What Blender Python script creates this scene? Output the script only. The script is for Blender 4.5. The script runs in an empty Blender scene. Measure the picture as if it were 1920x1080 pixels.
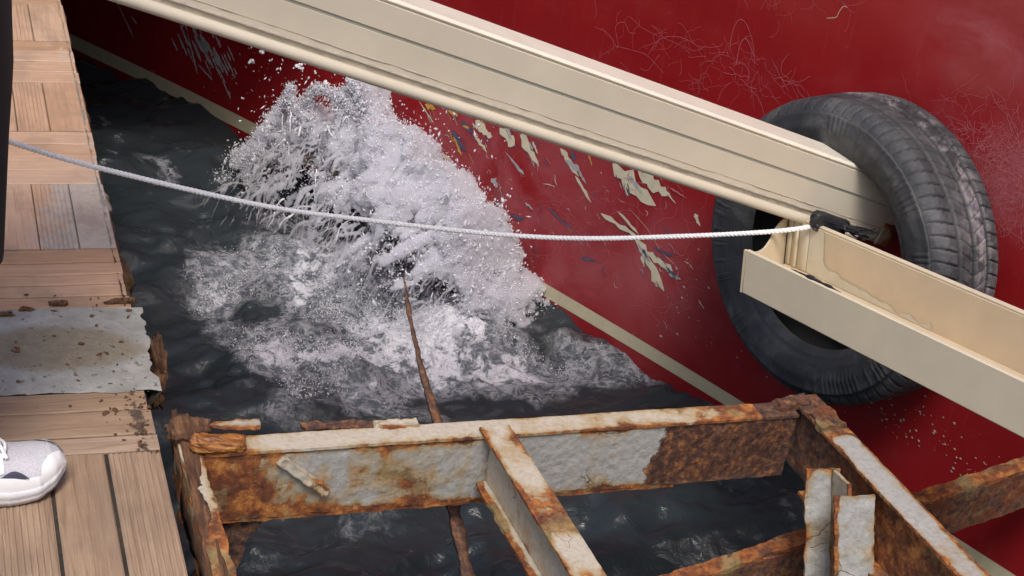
import bpy, math, random
import numpy as np
from mathutils import Vector
rng = np.random.default_rng(7); random.seed(7)
SC = bpy.context.scene
COL = SC.collection
# ------------------------------------------------------------------ camera
FPX = 3070.0; PITCH = math.radians(28.3); ROLL = math.radians(9.7)
CAM = np.array([0, 0, 1.5])
cF = np.array([0, math.cos(PITCH), -math.sin(PITCH)])
u0 = np.array([0, math.sin(PITCH), math.cos(PITCH)]); r0 = np.array([1., 0, 0])
cR = math.cos(ROLL)*r0 + math.sin(ROLL)*u0
cD = math.sin(ROLL)*r0 - math.cos(ROLL)*u0
cd = bpy.data.cameras.new('camera'); cd.sensor_width = 36; cd.lens = 36*FPX/1920
cd.clip_start = 0.05; cd.clip_end = 5000
cam = bpy.data.objects.new('camera', cd); COL.objects.link(cam)
from mathutils import Matrix
m = Matrix(((cR[0], -cD[0], -cF[0], CAM[0]), (cR[1], -cD[1], -cF[1], CAM[1]), (cR[2], -cD[2], -cF[2], CAM[2]), (0, 0, 0, 1)))
cam.matrix_world = m
SC.camera = cam
def ray(x, y): return cF + cR*(x-960)/FPX + cD*(y-540)/FPX
def PZ(x, y, Z): return CAM + ray(x, y)*Z                       # point of the place at a surveyed depth
def PP(x, y, z):                                                # point on a level plane
    r = ray(x, y); return CAM + r*((z-CAM[2])/r[2])
# ------------------------------------------------------------------ world, sun, exposure
SUN_EL = math.radians(60); SUN_DIR = np.array([0.03, -1.0, 0.0]); SUN_DIR /= np.linalg.norm(SUN_DIR)
w = bpy.data.worlds.new('World'); SC.world = w; w.use_nodes = True
nt = w.node_tree; nt.nodes.clear()
sk = nt.nodes.new('ShaderNodeTexSky'); sk.sky_type = 'NISHITA'; sk.sun_disc = False
sk.sun_elevation = SUN_EL; sk.sun_rotation = math.atan2(SUN_DIR[0], SUN_DIR[1]); sk.dust_density = 4; sk.air_density = 1.0; sk.ozone_density = 1.0
bg = nt.nodes.new('ShaderNodeBackground'); bg.inputs[1].default_value = 0.125
wo = nt.nodes.new('ShaderNodeOutputWorld'); nt.links.new(sk.outputs[0], bg.inputs[0]); nt.links.new(bg.outputs[0], wo.inputs[0])
sl = bpy.data.lights.new('sun', 'SUN'); sl.energy = 1.7; sl.angle = math.radians(18); sl.color = (1, .95, .88)
so = bpy.data.objects.new('sun', sl); COL.objects.link(so)
sd = np.array([SUN_DIR[0]*math.cos(SUN_EL), SUN_DIR[1]*math.cos(SUN_EL), math.sin(SUN_EL)])
so.rotation_euler = Vector(sd).to_track_quat('Z', 'Y').to_euler(); so.location = (-4, -4, 8)
SC.view_settings.view_transform = 'Standard'; SC.view_settings.look = 'None'
SC.view_settings.exposure = 0.38; SC.view_settings.gamma = 1
SC.cycles.max_bounces = 14; SC.cycles.diffuse_bounces = 5; SC.cycles.volume_bounces = 12; SC.cycles.transmission_bounces = 6; SC.cycles.caustics_reflective = False; SC.cycles.caustics_refractive = False
# ------------------------------------------------------------------ numeric helpers
def hsh(i, j, k, s):
    h = (i.astype(np.int64)*374761393 + j.astype(np.int64)*668265263 + k.astype(np.int64)*2147483647 + s*1274126177) & 0xffffffff
    h = ((h ^ (h >> 13))*1274126177) & 0xffffffff
    return ((h ^ (h >> 16)) & 0xffff)/65535.0*2 - 1
def vnoise(P, s=0):
    P = np.asarray(P, float); I = np.floor(P).astype(np.int64); f = P - I; f = f*f*f*(f*(f*6-15)+10)
    r = 0
    for a in (0, 1):
        for b in (0, 1):
            for c in (0, 1):
                wgt = (f[:, 0] if a else 1-f[:, 0])*(f[:, 1] if b else 1-f[:, 1])*(f[:, 2] if c else 1-f[:, 2])
                r = r + wgt*hsh(I[:, 0]+a, I[:, 1]+b, I[:, 2]+c, s)
    return r
def fbm(P, s=0, o=4, g=.5):
    P = np.asarray(P, float); r = 0; a = 1; t = 0
    for k in range(o):
        r = r + a*vnoise(P*(2.03**k) + 17.3*k, s+k*13); t += a; a *= g
    return r/t*1.6
def nrm(v): v = np.asarray(v, float); return v/np.linalg.norm(v)
UP = np.array([0, 0, 1.])
def sstep(a, b, x): t = np.clip((x-a)/(b-a), 0, 1); return t*t*(3-2*t)
# ------------------------------------------------------------------ object helpers
def mesh_np(name, V, Fc, mi=None, smooth=True, cols=None):
    """V (n,3); Fc a list of (m,k) index arrays, material index per array"""
    me = bpy.data.meshes.new(name); V = np.asarray(V, np.float32)
    if not isinstance(Fc, (list, tuple)): Fc = [Fc]
    Fc = [np.asarray(f, np.int32) for f in Fc if len(f)]
    me.vertices.add(len(V)); me.vertices.foreach_set('co', V.ravel())
    nl = sum(f.size for f in Fc); npoly = sum(len(f) for f in Fc)
    me.loops.add(nl); me.loops.foreach_set('vertex_index', np.concatenate([f.ravel() for f in Fc]))
    me.polygons.add(npoly)
    ls = np.concatenate([np.full(len(f), f.shape[1], np.int32) for f in Fc])
    st = np.concatenate([[0], np.cumsum(ls)[:-1]]).astype(np.int32)
    me.polygons.foreach_set('loop_start', st)
    if mi is not None: me.polygons.foreach_set('material_index', np.concatenate([np.full(len(f), k, np.int32) for f, k in zip(Fc, mi)]))
    me.polygons.foreach_set('use_smooth', np.full(npoly, smooth))
    if cols is not None:
        for nm, c in cols.items():
            c = np.asarray(c, np.float32)
            at = me.attributes.new(nm, 'FLOAT', 'POINT'); at.data.foreach_set('value', c)
    me.update(calc_edges=True); me.validate()
    return me
class MB:
    """collects pieces of ONE mesh"""
    def __init__(s): s.V = []; s.F = []; s.n = 0; s.A = {}; s.sm = True
    def add(s, V, F, mi=0, **att):
        V = np.asarray(V, float); F = np.asarray(F, int)
        s.F.append((F + s.n, mi)); s.V.append(V)
        for k in set(list(att) + list(s.A)):
            s.A.setdefault(k, [np.zeros(s.n)] if s.n else [])
            s.A[k].append(np.broadcast_to(att.get(k, 0.), (len(V),)).astype(float))
        s.n += len(V)
    def build(s, name, mats, parent=None, smooth=True, origin=None):
        V = np.concatenate(s.V)
        loc = np.array(parent.location) if parent is not None else (np.array(origin) if origin is not None else np.zeros(3))
        if parent is not None and parent.parent is not None: loc = loc + np.array(parent.parent.location)
        base = loc if parent is not None else loc
        me = mesh_np(name, V - base, [f for f, _ in s.F], [k for _, k in s.F], smooth, {k: np.concatenate(a) for k, a in s.A.items()})
        o = bpy.data.objects.new(name, me); COL.objects.link(o)
        for mm in (mats if isinstance(mats, (list, tuple)) else [mats]): me.materials.append(mm)
        if parent is not None: o.parent = parent
        else: o.location = base
        return o
def thing(name, label, cat, loc, group=None):
    o = bpy.data.objects.new(name, None); COL.objects.link(o); o.empty_display_size = .1
    o.location = tuple(float(a) for a in loc); o['label'] = label; o['category'] = cat
    if group: o['group'] = group
    return o
def tag(o, label=None, cat=None, group=None, kind=None):
    if label: o['label'] = label
    if cat: o['category'] = cat
    if group: o['group'] = group
    if kind: o['kind'] = kind
    return o
def grid_faces(n, m, off=0):
    i, j = np.meshgrid(np.arange(n-1), np.arange(m-1), indexing='ij'); a = (i*m + j).ravel() + off
    return np.stack([a, a+m, a+m+1, a+1], 1)
def tube(path, rad, sides=8, cap=True):
    path = np.asarray(path, float); n = len(path); rad = np.broadcast_to(rad, (n,))
    T = np.gradient(path, axis=0); T /= np.linalg.norm(T, axis=1)[:, None] + 1e-12
    N = np.cross(T[0], UP if abs(T[0] @ UP) < .9 else np.array([1., 0, 0])); N = nrm(N); Ns = [N]
    for k in range(1, n):
        N = N - (N @ T[k])*T[k]; N = nrm(N); Ns.append(N)
    Ns = np.array(Ns); B = np.cross(T, Ns)
    a = np.linspace(0, 2*np.pi, sides, endpoint=False)
    V = path[:, None] + rad[:, None, None]*(np.cos(a)[None, :, None]*Ns[:, None] + np.sin(a)[None, :, None]*B[:, None])
    V = V.reshape(-1, 3)
    i, j = np.meshgrid(np.arange(n-1), np.arange(sides), indexing='ij')
    F = np.stack([(i*sides+j), (i*sides+(j+1) % sides), ((i+1)*sides+(j+1) % sides), ((i+1)*sides+j)], -1).reshape(-1, 4)
    if cap:
        V = np.vstack([V, path[0], path[-1]]); c0 = n*sides; e = []
        for j in range(sides):
            e.append([c0, (j+1) % sides, j, j]); e.append([c0+1, (n-1)*sides+j, (n-1)*sides+(j+1) % sides, (n-1)*sides+j])
        # triangles stored as quads would be degenerate: return separately
        tri = np.array([x[:3] for x in e])
        return V, F, tri
    return V, F, np.zeros((0, 3), int)
def add_tube(mb, path, rad, sides=8, mi=0, **att):
    V, F, T = tube(path, rad, sides); n0 = mb.n
    mb.add(V, F, mi, **att)
    mb.F.append((T + n0, mi))
def spline(pts, n):
    """Catmull-Rom through points"""
    P = np.asarray(pts, float); P = np.vstack([2*P[0]-P[1], P, 2*P[-1]-P[-2]])
    d = np.linalg.norm(np.diff(P[1:-1], axis=0), axis=1); s = np.concatenate([[0], np.cumsum(d)]); q = np.linspace(0, s[-1], n)
    k = np.clip(np.searchsorted(s, q, 'right')-1, 0, len(d)-1); t = ((q - s[k])/np.maximum(d[k], 1e-9))[:, None]
    a, b, c, e = P[k], P[k+1], P[k+2], P[k+3]
    return .5*((2*b) + (-a+c)*t + (2*a-5*b+4*c-e)*t*t + (-a+3*b-3*c+e)*t**3)
def plate(mb, O, L, W, T, res=.008, amp=.0012, freq=60, erode=0., seed=0, rust=None, mi=0, resT=None):
    """corroded plate: box O + l*L + w*W + t*T, gridded and roughened; rust(l, w) -> (rust bias, dark)"""
    O, L, W, T = [np.asarray(a, float) for a in (O, L, W, T)]
    nl = max(2, int(np.linalg.norm(L)/res)+1); nw = max(2, int(np.linalg.norm(W)/res)+1); ntk = max(2, int(np.linalg.norm(T)/(resT or res))+1)
    def put(a, b, fx):
        g, h = np.meshgrid(np.linspace(0, 1, a), np.linspace(0, 1, b), indexing='ij'); g = g.ravel(); h = h.ravel()
        l, wv, t = fx(g, h)
        P = O + l[:, None]*L + wv[:, None]*W + t[:, None]*T
        ed = np.minimum(np.minimum(wv, 1-wv)*np.linalg.norm(W), 1)
        edge = np.exp(-ed/.008)
        P0 = P.copy()
        N = np.stack([fbm(P0*freq, seed+q*31, 3) for q in range(3)], 1)
        P = P + N*amp
        if erode:
            e = np.clip(fbm(P0*28, seed+99, 4, .6)+.15, 0, 1)*erode
            sgn = np.where(wv > .5, -1, 1)*np.exp(-ed/.010)
            P = P + (sgn*e)[:, None]*nrm(W)
            le = np.minimum(l, 1-l)*np.linalg.norm(L); sl_ = np.where(l > .5, -1, 1)*np.exp(-le/.01)
            P = P + (sl_*e)[:, None]*nrm(L)
        R_ = rust(l, wv) if rust else (0*l, 0*l)
        mb.add(P, grid_faces(a, b), mi, rust=R_[0], dark=R_[1], edge=edge)
    one = lambda g: np.ones_like(g); zer = lambda g: np.zeros_like(g)
    flip = np.dot(np.cross(L, W), T) < 0
    k0 = len(mb.F)
    put(nl, nw, lambda g, h: (g, h, one(g))); put(nw, nl, lambda g, h: (h, g, zer(g)))
    put(ntk, nl, lambda g, h: (h, one(g), g)); put(nl, ntk, lambda g, h: (g, zer(g), h))
    put(nw, ntk, lambda g, h: (one(g), g, h)); put(ntk, nw, lambda g, h: (zer(g), h, g))
    if flip:
        for q in range(k0, len(mb.F)): mb.F[q] = (mb.F[q][0][:, ::-1], mb.F[q][1])
def box(mb, O, L, W, T, mi=0, bev=0.0, **att):
    """bevelled box"""
    O, L, W, T = [np.asarray(a, float) for a in (O, L, W, T)]
    if np.dot(np.cross(L, W), T) < 0: L, W = W, L
    ln = [np.linalg.norm(a) for a in (L, W, T)]
    b = [min(.45, bev/x) for x in ln]
    V = []
    idx = {}
    for ax in range(3):
        for s in (0, 1):
            for i in (0, 1):
                for j in (0, 1):
                    c = [0, 0, 0]; o1, o2 = [(1, 2), (2, 0), (0, 1)][ax]
                    c[ax] = s; c[o1] = b[o1] if i == 0 else 1-b[o1]; c[o2] = b[o2] if j == 0 else 1-b[o2]
                    corner = [0, 0, 0]; corner[ax] = s; corner[o1] = i; corner[o2] = j
                    idx[(ax, tuple(corner))] = len(V); V.append(O + c[0]*L + c[1]*W + c[2]*T)
    F = []
    for ax in range(3):
        o1, o2 = [(1, 2), (2, 0), (0, 1)][ax]
        for s in (0, 1):
            q = []
            for i, j in ((0, 0), (1, 0), (1, 1), (0, 1)):
                c = [0, 0, 0]; c[ax] = s; c[o1] = i; c[o2] = j; q.append(idx[(ax, tuple(c))])
            F.append(q if s else q[::-1])
    T3 = []
    if bev > 0:
        for e in range(3):                       # edges along axis e
            o1, o2 = [(1, 2), (2, 0), (0, 1)][e]
            for i in (0, 1):
                for j in (0, 1):
                    c0 = [0, 0, 0]; c0[o1] = i; c0[o2] = j; c1 = list(c0); c1[e] = 1
                    q = [idx[(o1, tuple(c0))], idx[(o1, tuple(c1))], idx[(o2, tuple(c1))], idx[(o2, tuple(c0))]]
                    F.append(q if (i + j) % 2 == 1 else q[::-1])
        for i in (0, 1):
            for j in (0, 1):
                for k in (0, 1):
                    q = [idx[(0, (i, j, k))], idx[(1, (i, j, k))], idx[(2, (i, j, k))]]
                    T3.append(q if (i+j+k) % 2 == 1 else q[::-1])
    n0 = mb.n
    mb.add(np.array(V), np.array(F), mi, **att)
    if T3: mb.F.append((np.array(T3) + n0, mi))
def chunk(mb, c, ax, ay, az, seed, amp=.3, n=28, mi=0, **att):
    """irregular lump"""
    th = np.linspace(0, np.pi, n); ph = np.linspace(0, 2*np.pi, 2*n)
    t, p_ = np.meshgrid(th, ph, indexing='ij'); t = t.ravel(); p_ = p_.ravel()
    d = np.stack([np.sin(t)*np.cos(p_), np.sin(t)*np.sin(p_), np.cos(t)], 1)
    sq = np.max(np.abs(d), axis=1)**.6
    r = (1 + amp*fbm(d*1.6 + seed*3.1, seed, 5, .6))/sq
    V = c + (d*r[:, None]) @ np.array([ax, ay, az])
    F = grid_faces(n, 2*n)
    if np.dot(np.cross(ax, ay), az) < 0: F = F[:, ::-1]
    mb.add(V, F, mi, **att)
# ------------------------------------------------------------------ material helpers
class NT:
    def __init__(s, name):
        s.m = bpy.data.materials.new(name); s.m.use_nodes = True; s.t = s.m.node_tree; s.t.nodes.clear()
        s.out = s.t.nodes.new('ShaderNodeOutputMaterial')
    def n(s, typ, ins=None, **kw):
        nd = s.t.nodes.new('ShaderNode'+typ)
        for k, v in kw.items(): setattr(nd, k, v)
        for k, v in (ins or {}).items():
            sock = nd.inputs[k]
            if isinstance(v, bpy.types.NodeSocket): s.t.links.new(v, sock)
            elif isinstance(v, (tuple, list)) and len(v) == 3 and sock.type == 'RGBA': sock.default_value = (*v, 1)
            else: sock.default_value = v
        return nd
    def co(s): return s.n('TexCoord').outputs['Object']
    def mapping(s, vec, scale=(1, 1, 1), rot=(0, 0, 0), loc=(0, 0, 0)): return s.n('Mapping', {0: vec, 'Scale': scale, 'Rotation': rot, 'Location': loc}).outputs[0]
    def noise(s, vec, scale, detail=6, rough=.6, dist=0.): return s.n('TexNoise', {'Vector': vec, 'Scale': scale, 'Detail': detail, 'Roughness': rough, 'Distortion': dist}).outputs[0]
    def vor(s, vec, scale, feature='F1', out=0): return s.n('TexVoronoi', {'Vector': vec, 'Scale': scale}, feature=feature).outputs[out]
    def math(s, op, a, b=0., c=0., clamp=False):
        nd = s.n('Math', {0: a, 1: b, 2: c}, operation=op); nd.use_clamp = clamp; return nd.outputs[0]
    def mix(s, f, a, b, blend='MIX'):
        nd = s.n('Mix', data_type='RGBA', blend_type=blend)
        for i, v in ((0, f), (6, a), (7, b)):
            if isinstance(v, bpy.types.NodeSocket): s.t.links.new(v, nd.inputs[i])
            else: nd.inputs[i].default_value = (*v, 1) if isinstance(v, (tuple, list)) else v
        return nd.outputs[2]
    def ramp(s, f, stops, interp='LINEAR'):
        nd = s.n('ValToRGB', {0: f}); cr = nd.color_ramp; cr.interpolation = interp
        while len(cr.elements) < len(stops): cr.elements.new(.5)
        for e, (p, c) in zip(cr.elements, stops):
            e.position = p; e.color = (c, c, c, 1) if not isinstance(c, (tuple, list)) else (*c, 1)
        return nd.outputs[0]
    def mr(s, v, a, b, c=0., d=1.): return s.n('MapRange', {0: v, 1: a, 2: b, 3: c, 4: d}, interpolation_type='SMOOTHSTEP').outputs[0]
    def attr(s, nm): return s.n('Attribute', attribute_name=nm).outputs['Fac']
    def bump(s, h, strength=.3, dist=.01, normal=None):
        ins = {'Strength': strength, 'Distance': dist, 'Height': h}
        if normal is not None: ins['Normal'] = normal
        return s.n('Bump', ins).outputs[0]
    def pbr(s, color, rough=.5, normal=None, **kw):
        ins = {'Base Color': color, 'Roughness': rough}
        if normal is not None: ins['Normal'] = normal
        ins.update(kw)
        b = s.n('BsdfPrincipled', ins); return b.outputs[0]
    def done(s, sh): s.t.links.new(sh, s.out.inputs[0]); return s.m

def rust_mat(name, paint=(.40, .40, .39), bias=0., scale=1., pit=1.):
    t = NT(name); c = t.co()
    n1 = t.noise(c, 9*scale, 9, .64, .15); n2 = t.noise(c, 46*scale, 8, .70); n3 = t.noise(c, 130, 6, .6)
    n4 = t.noise(t.mapping(c, (1, 1, .14)), 22*scale, 6, .62, .3)
    a = t.attr('rust'); e = t.attr('edge'); dk = t.attr('dark')
    v = t.math('ADD', n1, t.math('MULTIPLY', n2, .35)); v = t.math('ADD', v, t.math('MULTIPLY', n4, .45)); v = t.math('SUBTRACT', v, .05)
    v = t.math('ADD', v, t.math('SUBTRACT', a, .05)); v = t.math('ADD', v, t.math('MULTIPLY', e, .20)); v = t.math('ADD', v, bias)
    rm = t.mr(v, .93, 1.03); stain = t.mr(v, .76, 1.0)
    rc = t.ramp(n2, [(.26, (.050, .016, .010)), (.40, (.12, .036, .015)), (.50, (.23, .072, .020)), (.60, (.40, .155, .036)), (.74, (.50, .29, .10))])
    pc = t.mix(t.mr(n3, .4, .7), paint, tuple(x*.8 for x in paint))
    pc = t.mix(t.math('MULTIPLY', stain, .75), pc, (.34, .22, .075))
    rc = t.mix(t.mr(t.noise(c, 20, 5, .6), .48, .62), rc, t.ramp(n3, [(.35, (.06, .020, .012)), (.65, (.17, .055, .020))]))
    rc = t.mix(t.mr(t.noise(t.mapping(c, (1, 1, 1), (0, 0, 0), (3, 1, 2)), 13, 6, .6), .52, .64, 0, .8), rc, t.ramp(n2, [(.35, (.16, .12, .045)), (.65, (.33, .25, .12))]))
    col = t.mix(rm, pc, rc)
    dc = t.ramp(t.noise(c, 70, 9, .74), [(.3, (.020, .012, .012)), (.45, (.065, .034, .028)), (.55, (.13, .060, .034)), (.66, (.33, .14, .045)), (.78, (.40, .22, .10))])
    dmask = t.mr(t.math('ADD', dk, t.math('MULTIPLY', t.math('SUBTRACT', n2, .5), .9)), .44, .56)
    col = t.mix(dmask, col, dc)
    # fine dark cracks in the paint
    cr = t.vor(t.n('VectorMath', {0: c, 1: t.n('VectorMath', {0: t.n('TexNoise', {'Vector': c, 'Scale': 30.}).outputs[1], 1: (.03, .03, .03)}, operation='MULTIPLY').outputs[0]}, operation='ADD').outputs[0], 14, 'DISTANCE_TO_EDGE')
    crm = t.math('MULTIPLY', t.mr(cr, .012, .0), t.mr(t.noise(c, 11, 3), .56, .64))
    col = t.mix(crm, col, (.03, .015, .01))
    h = t.math('ADD', t.math('MULTIPLY', t.noise(c, 75, 4, .55), .9), t.math('MULTIPLY', n3, .4)); h = t.math('ADD', h, t.math('MULTIPLY', rm, -.15)); h = t.math('ADD', h, t.math('MULTIPLY', crm, -.4))
    r = t.mix(rm, (.42, .42, .42), (.85, .85, .85))
    return t.done(t.pbr(col, r, t.bump(h, .5*pit, .005)))
M = {}
M['rust_grey'] = rust_mat('rust_grey', (.375, .37, .35))
M['rust_cream'] = rust_mat('rust_cream', (.50, .45, .37), .0, 1., .55)
M['rust_pale'] = rust_mat('rust_pale', (.41, .40, .39), .10, 1., .7)
M['rust_full'] = rust_mat('rust_full', (.3, .26, .2), .22)

def wood_mat():
    t = NT('deck_wood'); c = t.co(); tone = t.attr('tone'); worn = t.attr('worn'); pk = t.attr('pink'); gd = t.attr('graindir')
    a = t.mapping(c, (1, 1, 1), (0, 0, math.radians(-112.5)))
    b = t.mapping(c, (1, 1, 1), (0, 0, math.radians(-22.5)))
    v = t.n('Mix', data_type='VECTOR'); t.t.links.new(gd, v.inputs[0]); t.t.links.new(b, v.inputs[4]); t.t.links.new(a, v.inputs[5])
    vec = v.outputs[1]
    off = t.n('CombineXYZ', {2: t.math('MULTIPLY', tone, 9.)}).outputs[0]
    vec = t.n('VectorMath', {0: vec, 1: off}, operation='ADD').outputs[0]
    g1 = t.noise(t.mapping(vec, (2.2, 42, 9)), 3, 7, .65, .9); g2 = t.noise(t.mapping(vec, (6, 160, 9)), 3, 6, .6, .3)
    blot = t.noise(c, 7, 6, .6)
    base = t.ramp(g1, [(.25, (.205, .130, .083)), (.5, (.325, .220, .145)), (.75, (.42, .30, .205))])
    base = t.mix(t.math('MULTIPLY', t.mr(g2, .5, .75), .35), base, (.11, .06, .035))
    base = t.mix(t.math('MULTIPLY', pk, .9), base, t.ramp(g1, [(.25, (.41, .235, .145)), (.75, (.58, .385, .255))]))
    hs = t.n('HueSaturation', {'Hue': .5, 'Saturation': t.mr(tone, 0, 1, 1.12, .85), 'Value': t.mr(tone, 0, 1, .86, 1.14), 'Color': base}).outputs[0]
    wm = t.mr(t.math('ADD', t.math('MULTIPLY', worn, .95), t.math('MULTIPLY', t.math('SUBTRACT', t.noise(c, 13, 9, .68, .6), .5), 1.1)), .42, .56)
    col = t.mix(t.math('MULTIPLY', wm, .8), hs, t.ramp(t.noise(c, 60, 5), [(.3, (.36, .33, .30)), (.7, (.50, .46, .42))]))
    dirt = t.attr('dirt'); dm = t.mr(t.math('ADD', t.math('MULTIPLY', dirt, .8), t.math('MULTIPLY', t.math('SUBTRACT', t.noise(c, 28, 9, .7), .5), 1.)), .45, .55)
    col = t.mix(dm, col, (.055, .035, .022))
    spk = t.mr(t.noise(c, 85, 5, .7), .70, .76); col = t.mix(t.math('MULTIPLY', spk, .6), col, (.07, .05, .04))
    col = t.mix(t.math('MULTIPLY', t.mr(blot, .46, .66), .45), col, (.20, .145, .105))
    h = t.math('ADD', g1, t.math('MULTIPLY', g2, .6)); h = t.math('ADD', h, t.math('MULTIPLY', wm, .3))
    return t.done(t.pbr(col, .62, t.bump(h, .35, .003)))
M['wood'] = wood_mat()
def rot_wood():
    t = NT('rotten_wood'); c = t.co()
    v = t.mapping(c, (1, 1, 1), (0, 0, math.radians(-112.5)))
    g = t.noise(t.mapping(v, (4, 40, 22)), 2.4, 9, .7, .8); n = t.noise(c, 30, 8, .7)
    col = t.ramp(g, [(.28, (.014, .008, .006)), (.42, (.08, .036, .020)), (.58, (.20, .095, .045)), (.76, (.32, .20, .11))])
    col = t.mix(t.mr(n, .6, .72), col, (.02, .012, .01))
    return t.done(t.pbr(col, .9, t.bump(t.math('ADD', g, t.math('MULTIPLY', n, .5)), .9, .01)))
M['rotten'] = rot_wood()
def concrete():
    t = NT('concrete'); c = t.co(); wet = t.attr('wet')
    n = t.noise(c, 9, 9, .65, .3); n2 = t.noise(c, 55, 7, .65); n3 = t.noise(c, 190, 4, .6)
    col = t.ramp(n, [(.3, (.17, .165, .15)), (.5, (.29, .285, .265)), (.7, (.43, .42, .395))])
    wm = t.mr(t.math('ADD', wet, t.math('MULTIPLY', t.math('SUBTRACT', n, .5), .9)), .42, .62)
    col = t.mix(t.math('MULTIPLY', wm, .9), col, t.ramp(n2, [(.35, (.17, .14, .095)), (.65, (.25, .21, .15))]))
    col = t.mix(t.math('MULTIPLY', t.mr(n2, .58, .68), .8), col, (.07, .055, .045))
    col = t.mix(t.math('MULTIPLY', t.mr(n3, .6, .75), .4), col, (.13, .11, .09))
    return t.done(t.pbr(col, .85, t.bump(t.math('ADD', n2, t.math('MULTIPLY', n3, .5)), .5, .005)))
M['concrete'] = concrete()
def quaywall():
    t = NT('quay_side'); c = t.co(); n = t.noise(c, 12, 9, .65); n2 = t.noise(c, 60, 6, .6)
    col = t.ramp(n, [(.3, (.012, .009, .007)), (.55, (.04, .03, .022)), (.75, (.09, .065, .04))])
    return t.done(t.pbr(col, .85, t.bump(t.math('ADD', n, n2), .8, .01)))
M['quay'] = quaywall()
def edge_mat():
    t = NT('edge_crust'); c = t.co(); n = t.noise(c, 26, 9, .68, .4); n2 = t.noise(c, 90, 6, .65); pale = t.attr('pale')
    col = t.ramp(n, [(.3, (.03, .018, .010)), (.5, (.12, .070, .03)), (.68, (.24, .16, .075))])
    col = t.mix(t.mr(t.math('ADD', pale, t.math('SUBTRACT', n2, .5)), .4, .6), col, (.36, .34, .31))
    return t.done(t.pbr(col, .95, t.bump(t.math('ADD', n, n2), .9, .008)))
M['crust'] = edge_mat()
def hull_mat():
    t = NT('red_hull_paint'); c = t.co()
    n = t.noise(t.mapping(c, (1, 1, .35)), 2.2, 5, .55, .5); n2 = t.noise(c, 14, 8, .6); n3 = t.noise(t.mapping(c, (30, 30, 2.5)), 3, 6, .6)
    col = t.mix(t.mr(n, .3, .75), (.215, .008, .010), (.272, .012, .015))
    col = t.mix(t.math('MULTIPLY', t.mr(n2, .52, .8), .28), col, (.27, .035, .042))
    col = t.mix(t.math('MULTIPLY', t.mr(n3, .55, .8), .12), col, (.30, .10, .10))
    chalk = t.attr('chalk'); cm = t.math('MULTIPLY', chalk, t.mr(t.noise(c, 5, 8, .62, .8), .3, .75))
    col = t.mix(t.math('MULTIPLY', cm, .75), col, (.40, .13, .15))  # rubbed chalk, plus mist and sheen painted into the red
    grime = t.attr('grime'); col = t.mix(t.math('MULTIPLY', grime, .9), col, (.012, .004, .005))
    r = t.ramp(n2, [(.3, (.16,)*3), (.75, (.30,)*3)])
    h = t.math('ADD', t.noise(c, 3.2, 2, .4), t.math('MULTIPLY', t.noise(c, 240, 3, .5), .01))
    return t.done(t.pbr(col, r, t.bump(h, .40, .035), **{'Specular IOR Level': .42}))
M['hull'] = hull_mat()
def paint(name, col, var=.12, rough=.45, scale=20, bump=.15, streak=None):
    t = NT(name); c = t.co(); n = t.noise(c, scale, 8, .62, .3); n2 = t.noise(c, scale*7, 5, .6)
    a = tuple(x*(1-var) for x in col); b = tuple(min(1, x*(1+var)) for x in col)
    k = t.ramp(n, [(.3, a), (.7, b)])
    if streak:
        k = t.mix(t.math('MULTIPLY', t.mr(t.noise(c, scale*2.2, 9, .72, .6), .64, .72), .7), k, streak)
    return t.done(t.pbr(k, rough, t.bump(t.math('ADD', n, t.math('MULTIPLY', n2, .4)), bump, .003)))
M['stripe'] = paint('cream_stripe', (.50, .45, .31), .10, .4, 25, .1, (.22, .2, .16))
M['beam'] = paint('cream_beam', (.60, .54, .43), .06, .36, 7, .12, (.52, .45, .34))
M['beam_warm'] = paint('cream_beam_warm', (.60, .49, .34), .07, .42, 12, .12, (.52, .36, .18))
M['beam_low'] = paint('beam_low', (.70, .61, .455), .06, .36, 7, .12, (.58, .46, .30))
M['lit_beam_lip'] = paint('lit_beam_lip', (.76, .71, .60), .06, .4, 14, .1, (.5, .46, .38))  # paler than the beam: the lit top edge is put into the colour
M['beam_joint'] = paint('beam_joint', (.42, .42, .35), .08, .5, 20, .1)
M['primer'] = paint('primer', (.60, .55, .43), .08, .5, 30, .15, (.56, .44, .28))
M['caulk'] = paint('caulk', (.42, .38, .31), .18, .6, 60, .6, (.14, .12, .10))
M['black'] = paint('black_tape', (.018, .018, .022), .5, .55, 40, .6, (.36, .32, .24))
M['chip_cream'] = paint('chip_cream', (.56, .50, .36), .14, .6, 60, .4, (.27, .24, .2))
M['chip_grey'] = paint('chip_grey', (.34, .33, .34), .25, .6, 60, .4)
M['chip_blue'] = paint('chip_blue', (.055, .07, .13), .3, .6, 60, .4)
M['chip_ochre'] = paint('chip_ochre', (.50, .27, .05), .25, .6, 60, .4)
M['scratch'] = paint('scratch', (.44, .11, .125), .15, .7, 60, .2)
M['scratch_dim'] = paint('scratch_dim', (.42, .085, .10), .15, .7, 60, .2)
M['rope'] = paint('rope', (.88, .88, .89), .06, .7, 120, .4)
M['void'] = paint('dark_rubber', (.012, .012, .012), .3, .8, 40, .3)
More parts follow.
